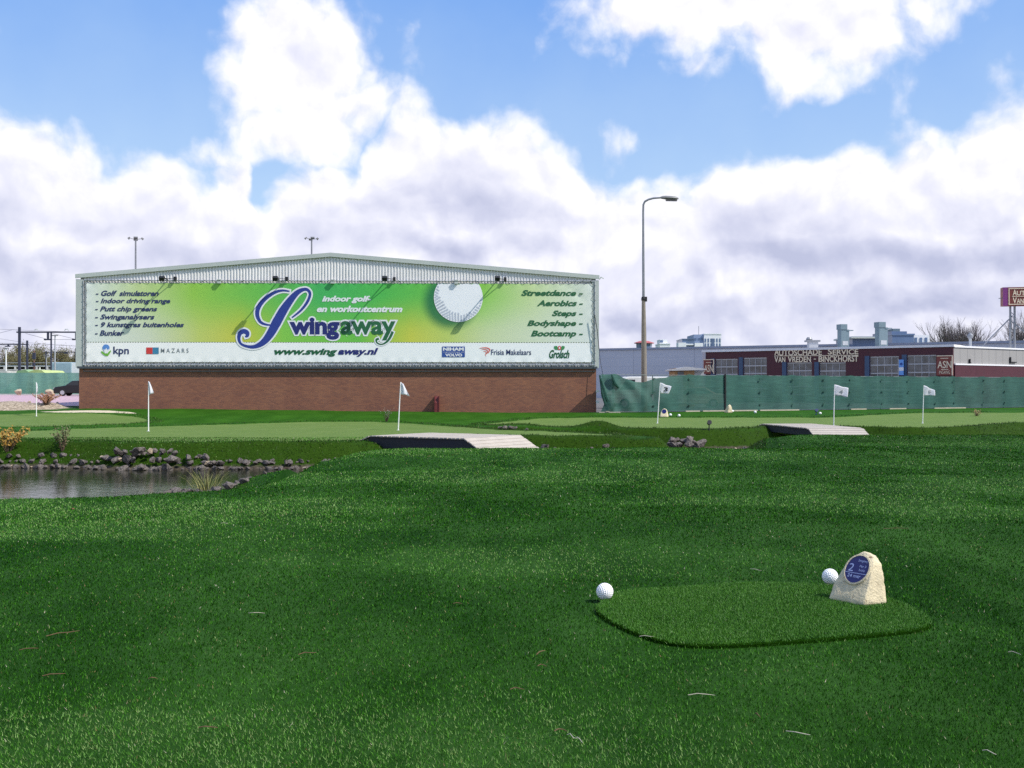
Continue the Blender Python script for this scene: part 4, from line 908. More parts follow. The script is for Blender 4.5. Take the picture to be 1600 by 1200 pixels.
def bush(p, h, spread, nst, nl, lw, M_l, name, label, cat, upright=.6):
    t = thing(name, label, cat, p); b = MB(); lv = MB(); tint = []
    for _ in range(nst):
        a = random.random()*6.283; out = random.random()*spread; tip = Vector((math.cos(a)*out, math.sin(a)*out, h*random.uniform(.55, 1))); mid = tip*.5+Vector((0, 0, h*.12))+Vector([random.uniform(-.05, .05)*h for _ in range(3)])
        b.tube([Vector((0, 0, -.08)), mid, tip], [.012, .008, .004], 4)
        for k in range(nl):
            s = random.uniform(.25, 1.03); c = (mid*2*s if s < .5 else mid*(2-2*s)+tip*(2*s-1)); c = c+Vector([random.gauss(0, .05)*h*.8 for _ in range(3)])
            d1 = Vector([random.gauss(0, 1) for _ in range(3)]).normalized()*lw; d2 = d1.orthogonal().normalized()*lw*.45
            lv.add([c-d1, c-d2, c+d1, c+d2], [(0, 1, 2, 3)]); tint.append(random.random())
    b.build('stems', M_twig, t); o = lv.build('foliage', M_l, t); attr(o.data, 'tint', np.array(tint), 'FACE'); return t
p = on(18, 706); bush(p+Vector((-.1, 0, -.05)), .75, .75, 16, 22, .05, M_orange, 'orange_shrub', 'low orange yellow shrub at the left end of the pond shore', 'shrub')
p = on(98, 706); bush(p+Vector((0, 0, -.05)), .78, .28, 9, 40, .035, M_sprig, 'leafy_sprig', 'thin dark leafy sprig standing among the shore rocks', 'plant')
p = on(72, 633); bush(p, .62, .75, 40, 26, .05, M_rust, 'dry_bush', 'small round rust brown bush beside the rubble heap', 'bush')
M_pale = leaf_mat('pale_twig_leaf', (.28, .34, .28), (.42, .48, .42))
p = on(604, 659); bush(p, .75, .45, 16, 5, .018, M_pale, 'wispy_plant', 'wispy pale grey green plant on the lawn left of the leaning flag', 'plant')
p = on(1526, 650); bush(p, .35, .45, 14, 10, .03, M_dry, 'straw_tuft', 'dry straw coloured tuft behind the rightmost green', 'grass tuft')
p = on(1290, 638); bush(p, .3, .5, 12, 20, .05, M_sprig, 'weed_clump', 'low green weeds at the foot of the fence behind the right footbridge', 'weeds')
# straw, twigs and dry tufts on the lawn
M_straw = mat('pale_straw', (.40, .37, .29), .7, .15, 20); M_tw = mat('brown_twig', (.12, .07, .035), .8, .25, 20)
def twig(u, v, lu, dv, m, label, group, r=.002):
    p = on(u, v); q = on(u+lu, v+dv); dlt = q-p; t = [Vector((0, 0, .027)), dlt*.35+Vector((0, 0, .034))+Vector((0, random.uniform(-.02, .02), 0)), dlt*.7+Vector((0, random.uniform(-.02, .02), .03)), dlt+Vector((0, 0, .026))]
    b = MB(); b.tube(t, [r, r*1.1, r, r*.6], 5); o = b.build('twig', m); o.location = p; return tag(o, label, 'twig', group)
for u, v, lu, dv in ((388, 964, 26, 0), (1075, 1096, 42, 2), (886, 1163, 14, 4), (898, 1167, 12, 8), (1228, 1156, 38, 3), (1535, 1185, 22, 6), (999, 1001, 24, 2), (1172, 895, 18, 2), (345, 822, 12, 0), (1575, 1027, 20, 4)):
    twig(u, v, lu, dv, M_straw, 'pale dry straw lying on the turf of the near lawn', 'pale straws on the lawn')
for u, v, lu, dv in ((72, 1002, 52, -9), (1380, 830, 40, 0), (797, 1088, 22, 0), (838, 1032, 14, -6), (866, 1157, 20, -3), (840, 1051, 14, 0), (66, 1067, 36, -6), (310, 1147, 30, 2), (466, 1030, 28, -3), (708, 949, 14, 0), (232, 1071, 14, -3), (1180, 1128, 8, 3), (30, 1024, 30, -4)):
    twig(u, v, lu, dv, M_tw, 'thin brown twig lying on the turf of the near lawn', 'brown twigs on the lawn', .0026)
M_tuft = leaf_mat('dry_tuft', (.16, .08, .025), (.18, .17, .05))
for u, v, s in ((150, 1168, 1.), (184, 1155, .8), (218, 931, .8), (148, 1110, .7), (390, 1163, .8), (716, 1172, .7), (650, 830, .6), (178, 838, .7), (710, 1186, .6), (18, 896, .9), (596, 1155, .7), (338, 993, .7), (1180, 1130, .6), (148, 1055, .7), (470, 1130, .8), (664, 1070, .7)):
    grass_clump(on(u, v)+Vector((0, 0, .01)), 14, .05*s, .035*s, M_tuft, 'dry_tuft', 'small withered brown tuft in the near lawn', 'grass tuft', 1.4, .005, 'withered tufts in the lawn')
p = on(113, 800); o = link('fallen_leaf', MB().add([(-.03, 0, .03), (0, -.025, .045), (.04, 0, .035), (0, .025, .05)], [(0, 1, 2, 3)]).mesh('leaf', M_rust)); o.location = p; tag(o, 'single curled brown leaf on the lawn near the pond', 'leaf')

# ------------------------------------------------------------------ netted fences
def net_material(name, c, alpha):
    m = bpy.data.materials.new(name); m.use_nodes = True; n = NT(m.node_tree); p = n.n['Principled BSDF']
    oc = n.new('ShaderNodeTexCoord').outputs['Object']; x, y, z = n.xyz(oc)
    f = n.noise(n.vm('MULTIPLY', oc, (.5, .5, 5.)), 2.2, 5, .6)
    c1 = n.mix(n.mr(f, .3, .7), tuple(q*.78 for q in c[:3]) + (1,), tuple(q*1.15 for q in c[:3]) + (1,))
    n.put(p.inputs['Base Color'], c1); p.inputs['Roughness'].default_value = .75; p.inputs['Specular IOR Level'].default_value = .2
    tl = n.new('ShaderNodeBsdfTranslucent'); n.put(tl.inputs[0], c1); m1 = n.new('ShaderNodeMixShader'); m1.inputs[0].default_value = .3
    n.l.new(p.outputs[0], m1.inputs[1]); n.l.new(tl.outputs[0], m1.inputs[2])
    tr = n.new('ShaderNodeBsdfTransparent'); m2 = n.new('ShaderNodeMixShader'); n.put(m2.inputs[0], n.mr(n.noise(oc, .35, 2, .5), .3, .7, alpha-.06, alpha+.06))
    n.l.new(tr.outputs[0], m2.inputs[1]); n.l.new(m1.outputs[0], m2.inputs[2]); n.l.new(m2.outputs[0], n.n['Material Output'].inputs[0]); return m
M_net = net_material('green_netting', lin(66, 106, 96), .93)
M_netL = net_material('green_netting_faded', lin(120, 166, 150), .93)
M_post = mat('fence_post_steel', (.16, .19, .19), .5, .15, 6)
M_board = mat('pale_timber', lin(170, 162, 146), .85, .15, 5)
fr = Face((4.72, 55.62), (52, 79.05)); FH = 2.13
fence = thing('netted_fence', 'long construction fence hung with translucent green netting, right of the hall', 'fence', (4.72, 55.62, 0), fr.ang)
def gz(face, x): p = face.A+face.ux*x; return H(p.x, p.y)
post_u = (958, 1020, 1075, 1131, 1186, 1237, 1285, 1326, 1376, 1418, 1460, 1489, 1535, 1568)
post_x = [fr.at(u, 610)[0] for u in post_u] + [39, 42.5, 46, 49.5]
nx_, nz_ = 620, 12; gx = np.linspace(.05, fr.w-.3, nx_); gb = np.array([gz(fr, x) for x in gx]); VX = np.repeat(gx[:, None], nz_, 1); tt = np.linspace(0, 1, nz_)[None]
pr = np.array([0.] + post_x + [fr.w]); seg = np.searchsorted(pr, gx)-1; fl_ = (gx-pr[seg])/(pr[np.minimum(seg+1, len(pr)-1)]-pr[seg]+1e-6)
sag = .035+.05*np.array([random.random() for _ in range(len(pr)+1)]); sag[1] = .24; sag[2] = .10; sag[3] = .07
sagx = sag[seg]*4*fl_*(1-fl_) + .012*np.sin(gx*9.2)
x20 = fr.at(968, 590)[0]; x30 = fr.at(1050, 590)[0]
sagx = sagx + np.where((gx > x20) & (gx < x30), .27*np.sin(np.clip((gx-x20)/(x30-x20), 0, 1)*np.pi)**1.2, 0)
VZ = gb[:, None] + .05 + tt*(FH-.05) - sagx[:, None]*tt**2
loose = np.exp(-(gx/3.2)**2)[:, None]
VY = -.06 - .05*np.sin(fl_*np.pi)[:, None]*np.sin(tt*np.pi) - .03*np.sin(VX*3.1+tt*2.2) - .022*np.sin(VX*7.7-tt*5)
VY = VY - loose*(.28*np.sin(VX*2.4+tt*3.4)**2*(1-tt)**.5 + .10*np.sin(VX*5.5-tt*4.))
VX = VX + loose*.5*(1-tt)*np.sin(tt*2.5)
fi = np.arange(nx_*nz_).reshape(nx_, nz_); fq = np.stack([fi[:-1, :-1], fi[1:, :-1], fi[1:, 1:], fi[:-1, 1:]], -1).reshape(-1, 4)
nets = link('netting', np_mesh('netting', np.stack([VX, VY, VZ], -1).reshape(-1, 3), fq, M_net), fence)
for k, x in enumerate(post_x):
    z = gz(fr, x); blk = k == 3
    b = MB(); b.tube([(x, -.13 if blk else .02, z-.05), (x, -.13 if blk else .02, z+FH+(.03 if blk else -.06))], .055 if blk else .03, 8); po = b.build('post', M_black if blk else M_post, fence)
    if blk: po['label'] = 'black thicker post in front of the netting'
    for zz in (.35, 1.1, 1.85):
        b = MB(); b.box(x-.07, -.16, z+zz, x+.07, -.10, z+zz+.05); b.build('tie_strip', M_net if not blk else M_black, po)
b = MB(); b.tube([(x, .03, gz(fr, x)+FH-.06) for x in post_x], .018, 6); b.build('top_rail', M_post, fence)
for u0, u1 in ((1068, 1090), (1095, 1180), (1184, 1245), (1326, 1350), (1386, 1412), (1456, 1505)):
    xa, xb_ = fr.at(u0, 640)[0], fr.at(u1, 640)[0]; b = MB(); b.box(xa, -.22, gz(fr, xa)-.02, xb_, -.14, gz(fr, xb_)+.07); b.build('foot_board', M_board, fence)
# loose rolled end of netting by the hall corner
b = MB()
for k, (u0, v0, u1, v1) in enumerate(((936, 586, 948, 642), (938, 592, 955, 641), (955, 585, 966, 606))):
    q = [fr.at(u0, v0, .1+.06*k), fr.at((u0+u1)/2-1, (v0+v1)/2+3, .1+.06*k), fr.at(u1, v1, .1+.06*k)]; b.tube([(x, -.18-.05*k, z) for x, z in q], [.05, .11, .06], 7)
b.build('netting_fold', M_net, fence, smooth=True)
p = on(952, 645); t = thing('timber_plank', 'pale timber plank lying at the hall corner under the loose netting', 'plank', p); b = MB(); b.box(-.55, -.06, -.02, .6, .06, .05); b.build('plank', M_board, t); b = MB(); b.box(-.2, -.09, .05, .0, .09, .09); b.build('cross_cleat', M_board, t)
# left fence
fl = Face((-92, 100.4), (-30, 100.0)); lf_ = thing('netted_fence', 'faded green netted fence along the far side of the pink paving at left', 'fence', (-92, 100.4, 0), fl.ang)
gx = np.linspace(0, fl.w, 240); gb = np.array([gz(fl, x) for x in gx]); tt = np.linspace(0, 1, 8)[None]; VX = np.repeat(gx[:, None], 8, 1); FL = 2.2
VZ = gb[:, None]+tt*(FL-.02*np.abs(np.sin(gx*1.05)))[:, None]; VY = -.06-.04*np.sin(VX*2.1+tt*2)-.03*np.sin(VX*5.3)
fi = np.arange(240*8).reshape(240, 8); fq = np.stack([fi[:-1, :-1], fi[1:, :-1], fi[1:, 1:], fi[:-1, 1:]], -1).reshape(-1, 4)
link('netting', np_mesh('netting', np.stack([VX, VY, VZ], -1).reshape(-1, 3), fq, M_netL), lf_)
for k in range(20):
    x = 1.+k*3.15; b = MB(); b.tube([(x, .03, gz(fl, x)-.1), (x, .03, gz(fl, x)+FL+.02)], .03, 6); b.build('post', M_post, lf_)

# ------------------------------------------------------------------ street lamp and masts
M_concpost = mat('weathered_concrete_post', lin(130, 122, 112), .85, .12, 6, bump=.2); M_steel = mat('grey_steel', (.24, .25, .27), .5, .15, 5, metal=.3); M_lampgrey = mat('lamp_head_grey', (.20, .20, .20), .5, .1, 5)
Yp = 60.; bp_ = P(1006.5, 640, Yp); bp_.z = H(bp_.x, Yp); t = thing('street_lamp', 'tall tapered concrete street lamp with one curved arm, behind the green fence', 'street lamp', bp_)
tp = [P(1006.5, 600, Yp), P(1006, 520, Yp), P(1005.5, 467, Yp), P(1005.2, 400, Yp), P(1005, 330, Yp)]
b = MB(); b.tube([(0, 0, -.3)]+[q-bp_ for q in tp[:3]], [.19, .17, .145, .105], 12); b.build('concrete_pole', M_concpost, t, smooth=True)
b = MB(); b.tube([q-bp_ for q in tp[2:]]+[P(u, v, Yp)-bp_ for u, v in ((1005.3, 320), (1007.5, 315), (1013, 311.8), (1021, 309.6), (1034, 308.8))], [.085, .075, .06, .06, .06, .06, .055, .05], 10); b.build('arm', M_steel, t, smooth=True)
b = MB(); b.lathe([(.13, -.1), (.14, .0), (.11, .12)], 10, tp[2]-bp_); b.box(*(tp[2]-bp_+Vector((.05, -.1, -.16))), *(tp[2]-bp_+Vector((.2, .0, .12)))); b.build('joint_collar', M_black, t)
b = MB(); q0 = P(1031, 309.6, Yp)-bp_; q1 = P(1060, 311, Yp)-bp_; vs = []; prof = ((0, .05, .05), (.12, .12, .11), (.3, .19, .14), (.6, .2, .14), (.85, .18, .12), (1, .06, .06))
for s, w, h_ in prof:
    c = q0*(1-s)+q1*s
    for k in range(10): a = 2*math.pi*k/10; vs.append(c+Vector((0, math.cos(a)*w, math.sin(a)*h_*(1 if math.sin(a) > 0 else .55)+.02)))
b.add(vs, [(i*10+k, i*10+(k+1) % 10, (i+1)*10+(k+1) % 10, (i+1)*10+k) for i in range(5) for k in range(10)]+[list(range(10))[::-1], list(range(50, 60))]); b.build('lamp_head', M_lampgrey, t, smooth=True)
b = MB(); c0 = q0*.68+q1*.32; c1 = q0*.08+q1*.92; b.bar(c0+Vector((0, 0, -.09)), c1+Vector((0, 0, -.07)), .26, .1); b.build('lamp_glass', mat('dim_lamp_glass', (.10, .09, .08), .2), t)
def mast(u, vt, Y, label):
    bp = P(u, 600, Y); bp.z = H(bp.x, Y); top = P(u, vt, Y)-bp; k = Y/F; t = thing('light_mast', label, 'light mast', bp, 0, 'floodlight masts behind the hall')
    b = MB(); b.tube([(0, 0, -.2), top*.5, top], [.15, .11, .08], 10); b.build('pole', M_steel, t, smooth=True)
    for a in range(4):
        an = a*math.pi/2+.35; d = Vector((math.cos(an), math.sin(an), 0)); b = MB(); b.bar(top+Vector((0, 0, -.05)), top+d*.5+Vector((0, 0, .05)), .05); b.prism([(-.08, -.11), (.11, -.11), (.08, .11), (-.04, .11)], -.2, .2, 'x')
        M_ = Matrix.Translation(top+d*.62+Vector((0, 0, .05))) @ Matrix.Rotation(an-math.pi/2, 4, 'Z') @ Matrix.Rotation(R(50), 4, 'X'); nv_ = len(b.v)-8
        b.v = b.v[:nv_]+[tuple(M_ @ Vector(q)) for q in b.v[nv_:]]; b.build('lamp_head', M_lampgrey, t)
mast(212, 373.5, 104, 'slim floodlight mast rising behind the left half of the hall roof'); mast(487, 373.5, 112, 'slim floodlight mast rising just left of the roof ridge')

# ------------------------------------------------------------------ warehouse and auto workshop
def cladding_panels(name, c, pw, ph):
    m = bpy.data.materials.new(name); m.use_nodes = True; n = NT(m.node_tree); p = n.n['Principled BSDF']; oc = n.new('ShaderNodeTexCoord').outputs['Object']; x, y, z = n.xyz(oc)
    ln = n.m('MAXIMUM', n.m('LESS_THAN', n.m('FRACT', n.m('DIVIDE', n.m('ADD', x, 100.3), pw)), .05/pw*2), n.m('MULTIPLY', n.m('LESS_THAN', n.m('FRACT', n.m('DIVIDE', z, ph)), .03/ph*2), .5))
    f = n.noise(n.vm('MULTIPLY', oc, (.1, 1, .4)), 1.2, 5, .6); c1 = n.mix(n.mr(f, .3, .7), tuple(q*.93 for q in c[:3])+(1,), tuple(q*1.06 for q in c[:3])+(1,))
    n.put(p.inputs['Base Color'], n.mix(n.m('MULTIPLY', ln, .45), c1, tuple(q*.5 for q in c[:3])+(1,))); p.inputs['Roughness'].default_value = .5; return m
M_ware = cladding_panels('blue_grey_panels', lin(190, 192, 200), 8.2, 1.1)
def ground_at(x, y): return H(x, y)
A = P(920, 548, 137.); B = P(1640, 529.5, 112.); wf = Face((A.x, A.y), (B.x, B.y)); zt = wf.at(1100, 541.6)[1]
ware = thing('warehouse', 'long low blue grey panelled warehouse behind the fence and workshop', 'building', (A.x, A.y, 0), wf.ang)
b = MB(); b.box(0, 0, -.5, wf.w, 30, zt-.25); b.build('wall', M_ware, ware); b = MB(); b.box(-.1, -.12, zt-.25, wf.w+.1, 30.1, zt); b.build('roof_edge', mat('roof_edge_grey', lin(150, 156, 172), .5, .08, 2), ware)
b = MB(); b.box(-.05, .05, zt, wf.w, 29.9, zt+.02); b.build('roof', M_roof, ware)
# workshop
M_maroon = mat('maroon_panels', lin(76, 36, 46), .55, .10, 2); M_gold = mat('pale_gold_letters', lin(235, 218, 188), .5, .06, 5); M_alu = mat('aluminium', (.42, .43, .45), .45, .06, 5, metal=.2)
M_jamb = mat('blue_jamb', lin(62, 84, 112), .5, .1, 4); M_signred = mat('brick_red_sign', lin(128, 66, 58), .5, .08, 4); M_whiteclad = cladding_panels('off_white_panels', lin(150, 148, 146), 1.1, 30.)
def glass_material():
    m = bpy.data.materials.new('door_glass'); m.use_nodes = True; n = NT(m.node_tree); p = n.n['Principled BSDF']; oc = n.new('ShaderNodeTexCoord').outputs['Object']
    n.put(p.inputs['Base Color'], n.mix(n.mr(n.noise(oc, 1.3, 3, .5), .35, .65), (.03, .035, .045, 1), (.12, .13, .15, 1))); p.inputs['Roughness'].default_value = .08; p.inputs['Specular IOR Level'].default_value = .6; return m
M_glass = glass_material()
A = P(1098.5, 548, 99.3); B = P(1489, 539, 86.); af = Face((A.x, A.y), (B.x, B.y)); zt = af.at(1098.5, 547.2)[1]; AW = af.w
ws = thing('car_workshop', 'low maroon workshop with five glazed roller doors and gold lettering above', 'building', (A.x, A.y, 0), af.ang)
doors = ((1120, 562, 1152), (1164, 560, 1197.6), (1232, 567.5, 1268), (1282.7, 567.5, 1321), (1361.7, 558, 1404), (1420, 556, 1462))
xs_ = []; 
b = MB(); prev = 0.
for u0, v, u1 in doors:
    x0, zd = af.at(u0-2, v-1); x1, _ = af.at(u1+.5, v); xs_.append((x0, x1, zd)); b.box(prev, 0, -.3, x0, .25, zt-.2); b.box(x0, 0, zd, x1, .25, zt-.2); prev = x1
b.box(prev, 0, -.3, AW, .25, zt-.2); b.box(0, .4, -.3, AW, 18, zt-.25); b.build('wall', M_maroon, ws)
b = MB(); b.box(-.1, -.12, zt-.2, AW+.1, 18.1, zt); b.build('roof_edge', mat('white_roof_edge', (.75, .75, .76), .5, .05, 2), ws)
for k, ((x0, x1, zd), (u0, v, u1)) in enumerate(zip(xs_, doors)):
    t_ = MB().box(x0, .12, 0, x1, .16, zd).build('roller_door', M_glass, ws)
    b = MB()
    for i in range(5): xx = x0+(x1-x0)*i/4 if i in (0, 4) else x0+(x1-x0)*(i/4+.0); b.box(xx-.022, .07, 0, xx+.022, .118, zd)
    nrow = 6
    for i in range(nrow): z = zd-.05-i*.72; b.box(x0, .06, z-.05, x1, .114, z+.05)
    b.build('door_frame', M_alu, t_)
    MB().box(x0-.45, -.12, 0, x0-.05, .05, zd+.05).build('door_jamb', M_jamb, ws)
MB().box(-.02, -.1, 0, .3, .0, zt-.2).build('corner_post', mat('pale_corner', (.5, .47, .5), .5, .05, 3), ws)
put_text(af, ws, "UTOSCHADE", (1217, 546.8, 1284, 554.6), .08, M_gold, .02, thick=.05); put_text(af, ws, "ERVICE", (1301, 546.2, 1341, 553.6), .08, M_gold, .02, thick=.05)
put_text(af, ws, "A", (1210, 545.4, 1217, 554.8), .08, M_gold, .02, thick=.05); put_text(af, ws, "S", (1293.5, 544.9, 1300, 554), .08, M_gold, .02, thick=.05)
poly_part(af, ws, [(1210, 555.7), (1341, 554.6), (1341, 555.5), (1210, 556.6)], .08, M_gold, 'rule_line')
put_text(af, ws, "V", (1210, 557, 1216, 566), .08, M_gold, .02, thick=.05); put_text(af, ws, "AN", (1216, 557.6, 1227, 566), .08, M_gold, .02, thick=.05); put_text(af, ws, "V", (1231, 557, 1237.5, 566), .08, M_gold, .02, thick=.05)
put_text(af, ws, "REDEN", (1238, 557.4, 1267, 565.6), .08, M_gold, .02, thick=.05); put_text(af, ws, "-", (1271.5, 560.4, 1275, 561.6), .08, M_gold, .03, thick=.05)
put_text(af, ws, "B", (1279, 556.4, 1285.5, 565.4), .08, M_gold, .02, thick=.05); put_text(af, ws, "INCKHORST", (1286, 556.4, 1341, 565), .08, M_gold, .02, thick=.05)
def asn_sign(u0, v0, u1, v1, label, small):
    x0, z1 = af.at(u0, v0, .1); x1, z0 = af.at(u1, v1, .1); s = thing('wall_sign', label, 'sign', af.A+af.ux*x0+af.n*.02+Vector((0, 0, z0)), af.ang, 'workshop wall signs')
    sf = Face(af.A+af.ux*x0+af.n*.02, af.A+af.ux*x1+af.n*.02); sf.A.z = z0; w, h_ = x1-x0, z1-z0
    b = MB(); b.box(0, -.1, 0, w, 0, h_); b.build('panel', M_signred, s)
    b = MB()
    for q in ((0, h_-.07, w, h_), (w-.09, 0, w, h_-.07)): b.box(q[0], -.12, q[1], q[2], -.098, q[3])
    b.build('edge_strip', M_gold, s)
    def tx(st, bx, bold): v, f = text_poly(st, bold); vv = fit(v, bx[0]*w, bx[1]*h_, bx[2]*w, bx[3]*h_); b = MB(); b.add([(p[0], -.125, p[1]) for p in vv], f); b.build('lettering', M_gold, s)
    if small: tx('ASN', (.06, .36, .92, .72), .01); tx('INGANG', (.16, .08, .82, .24), .0); b = MB(); b.box(.24*w, -.115, .84*h_, .72*w, -.102, .87*h_); b.box(.28*w, -.115, .28*h_, .72*w, -.102, .31*h_); b.build('rule_line', M_gold, s)
    else: tx('ASN', (.08, .12, .88, .62), .01); b = MB(); b.box(.22*w, -.115, .76*h_, .76*w, -.102, .79*h_); b.build('rule_line', M_gold, s)
asn_sign(1099.5, 561.5, 1116, 584, 'small brick red ASN sign on the left corner of the workshop', False); asn_sign(1463.5, 555.5, 1489, 586.5, 'large brick red ASN sign with the word INGANG at the right end of the workshop', True)
x0, z1 = af.at(1404.7, 562, .3); x1, z0 = af.at(1412, 586, .3); s = thing('flag_banner', 'narrow blue and white vertical banner between the two right hand roller doors', 'banner', af.A+af.ux*x0+af.n*.3+Vector((0, 0, z0)), af.ang); w, h_ = x1-x0, z1-z0
b = MB(); b.box(0, -.02, 0, w, .02, h_); sb = b.build('cloth', mat('sky_blue_banner', lin(110, 160, 225), .6, .05, 2), s)
b = MB(); b.box(0, -.03, h_*.28, w, -.022, h_*.5); b.build('white_band', M_white, sb); b = MB(); b.add([(w*.5+w*.3*math.cos(a), -.034, h_*.72+w*.3*math.sin(a)) for a in np.linspace(0, 6.283, 16)[:-1]], [list(range(15))]); b.build('round_mark', M_plate, sb)
b = MB(); b.tube([(-.06, 0, -z0), (-.06, 0, h_+.1)], .03, 6); b.build('pole', M_pipe, s)
# extension to the right
A2 = P(1490, 539, 86.2); B2 = P(1640, 544.2, 95.); ef = Face((A2.x, A2.y), (B2.x, B2.y)); ze = ef.at(1490, 540)[1]; zw = ef.at(1520, 569)[1]
ex = thing('workshop_annexe', 'off white panelled annexe with maroon base at the right end of the workshop', 'building', (A2.x, A2.y, 0), ef.ang)
MB().box(.02, 0, zw, ef.w, 14, ze-.14).build('upper_wall', M_whiteclad, ex); MB().box(.02, -.12, -.3, ef.w, 14, zw-.1).build('base_wall', M_maroon, ex); MB().box(.02, -.16, zw-.1, ef.w, -.01, zw+.02).build('ledge', M_white, ex); MB().box(.0, -.08, ze-.14, ef.w+.1, 14.1, ze).build('roof_edge', M_white, ex)
for u, v0, v1 in ((1514, 561, 568), (1577.5, 558, 567)):
    xx, za = ef.at(u, v1); _, zb = ef.at(u, v0); b = MB(); b.box(xx-.05, -.14, za+.04, xx+.05, -.005, zb); b.box(xx-.05, -.16, za+.0, xx+(.9 if u > 1550 else .1), -.005, za+.1); b.build('wall_lamp', M_black, ex)
# dark roof band behind (low hall roof)
A3 = P(1440, 541, 121); B3 = P(1660, 533.4, 116); g = Face((A3.x, A3.y), (B3.x, B3.y)); zr = g.at(1500, 535.4)[1]
rb = thing('flat_roof_hall', 'flat roofed hall with a black roof edge behind the workshop annexe', 'building', (A3.x, A3.y, 0), g.ang)
MB().box(0, 0, 0, g.w, 10, zr-.22).build('wall', M_ware, rb); MB().box(-.1, -.1, zr-.22, g.w, 10.1, zr).build('roof_edge', M_black, rb)
# roof chimneys ---------------------------------------------------------
M_duct = mat('grey_green_duct', lin(102, 120, 128), .5, .08, 3)
def stack(u0, u1, v0, vb, Y, label):
    a, c = P(u0, v0, Y), P(u1, vb, Y); w = c.x-a.x; h_ = a.z-c.z; t = thing('ventilation_stack', label, 'ventilation stack', (a.x, Y, c.z-.6), R(14), 'ventilation stacks on the workshop roof'); h_ += .6
    MB().box(0, 0, 0, w, w*.8, h_-.5).build('shaft', M_duct, t); MB().box(-.06, -.06, h_-.5, w*.72, w*.8+.06, h_).build('cap', M_duct, t); MB().box(w*.7, -.05, h_-.62, w*1.5, w*.8, h_-.54).build('flange', M_duct, t); MB().box(w*.15, -.03, .7, w*.85, -.005, 1.1).build('inspection_hatch', M_pipe, t)
stack(1314.5, 1328.5, 506.5, 541, 97.5, 'left of two square grey green ventilation stacks on the workshop roof'); stack(1374, 1389, 503, 540, 96., 'right of two square grey green ventilation stacks on the workshop roof')
a = P(1263, 541, 103); t = thing('roof_fan', 'small boxy roof fan with flat cap left of the stacks', 'roof fan', (a.x, 103, a.z-.3)); MB().box(.1, 0, 0, 1.0, .8, .75).build('housing', M_alu, t); MB().box(-.15, -.1, .75, 1.2, .9, .92).build('cap', M_steel, t); b = MB(); b.lathe([(.3, 0), (.34, .1), (.2, .3)], 12, (.2, .4, .92)); b.build('hood', M_steel, t)
a = P(1516, 540, 92); t = thing('roof_vent_pipe', 'grey roof vent pipe with round hood on the workshop annexe', 'vent pipe', (a.x, 92, a.z-.2)); b = MB(); b.lathe([(.12, 0), (.12, .9)], 10); b.build('pipe', M_pipe, t); b = MB(); b.lathe([(.16, .85), (.26, 1.0), (.24, 1.16), (.1, 1.3)], 12); b.build('hood', M_steel, t); b = MB(); b.box(-.1, -.1, 1.28, .1, .1, 1.4); b.build('top_cap', M_steel, t)
# ------------------------------------------------------------------ distant buildings
M_offw = mat('white_facade', (.82, .82, .83), .6, .04, .5); M_offg = mat('grey_facade', lin(140, 156, 186), .6, .05, .5); M_win = mat('distant_glass', lin(96, 116, 146), .2, .15, .3); M_redr = mat('dull_red_roof', lin(176, 96, 100), .7, .08, 1)
def block(name, label, u0, u1, v0, vb, Y, m, depth=14, rows=0, cols=0, rz=0., cat='building', wfrac=.5, wm=None):
    a, c = P(u0, v0, Y), P(u1, vb, Y); w = c.x-a.x; t = thing(name, label, cat, (a.x, Y, 0), rz); MB().box(0, 0, 0, w, depth, a.z).build('facade', m, t)
    MB().box(-.1, -.1, a.z, w+.1, depth, a.z+.25).build('roof_edge', m, t)
    for r_ in range(rows):
        for k in range(cols):
            x0 = w*(k+.5-wfrac/2)/cols; z1 = a.z-1.2-r_*(a.z-c.z)/max(rows, 1); MB().box(x0, -.06, z1-1.1, x0+w/cols*wfrac, -.005, z1).build('window', wm or M_win, t)
    return t, w, a.z
t, w, z = block('office_block', 'bright white distant office block with small square windows', 1100, 1127, 522.5, 545, 300, M_offw, 12, 3, 6); MB().box(w*.44, -.1, z-4.6, w*.58, -.07, z-1.2).build('stair_window', M_win, t); b = MB(); b.tube([(-1, 3, z), (-1, 3, z+2.6)], .08, 5); b.build('antenna', M_steel, t)
MB().box(-2.9, .5, 0, -.02, 12, z).build('side_wing', M_offg, t)
for k in range(3): MB().box(-2.6+k*.95, .42, z-1.6, -2.1+k*.95, .49, z-1.0).build('porthole', M_win, t)
t, w, z = block('flat_block', 'low dark glazed block left of the white office block', 1066, 1085, 530.5, 545, 290, M_win, 10, 0, 0); MB().box(-1.2, -.5, 0, w*.3, 3, z-.9).build('white_annexe', M_offw, t); MB().box(w, -.5, 0, w+2.4, 3, z-1).build('white_annexe', M_offw, t); MB().box(w*.1, -.35, z-1.6, w*.9, -.02, z-1.2).build('balcony_band', M_offw, t)
a = P(996, 545, 200); t = thing('control_building', 'octagonal glazed tower top with flat dull red roof behind the warehouse', 'building', (a.x+1.3, 200, 0)); zc = P(996, 534, 200).z
b = MB(); b.lathe([(1.55, 0), (1.55, zc-2.1), (1.75, zc-1.7)], 8, (0, 0, 0)); b.build('base', M_offw, t); b = MB(); b.lathe([(1.5, zc-1.7), (1.55, zc-.35)], 8); b.build('glazing', M_win, t); b = MB(); b.lathe([(1.95, zc-.35), (1.95, zc-.2), (.9, zc+.15)], 8); b.build('roof', M_redr, t)
t, w, z = block('small_block', 'small pale distant block with a dark louvre between street lamp and office block', 1031, 1047, 538, 546, 260, M_offw, 8); MB().box(w*.05, 1, z+.25, w*.8, 6, z+1.3).build('roof_box', M_offw, t); MB().box(w*.05, .9, z+.5, w*.36, .99, z+1.1).build('louvre', M_win, t)
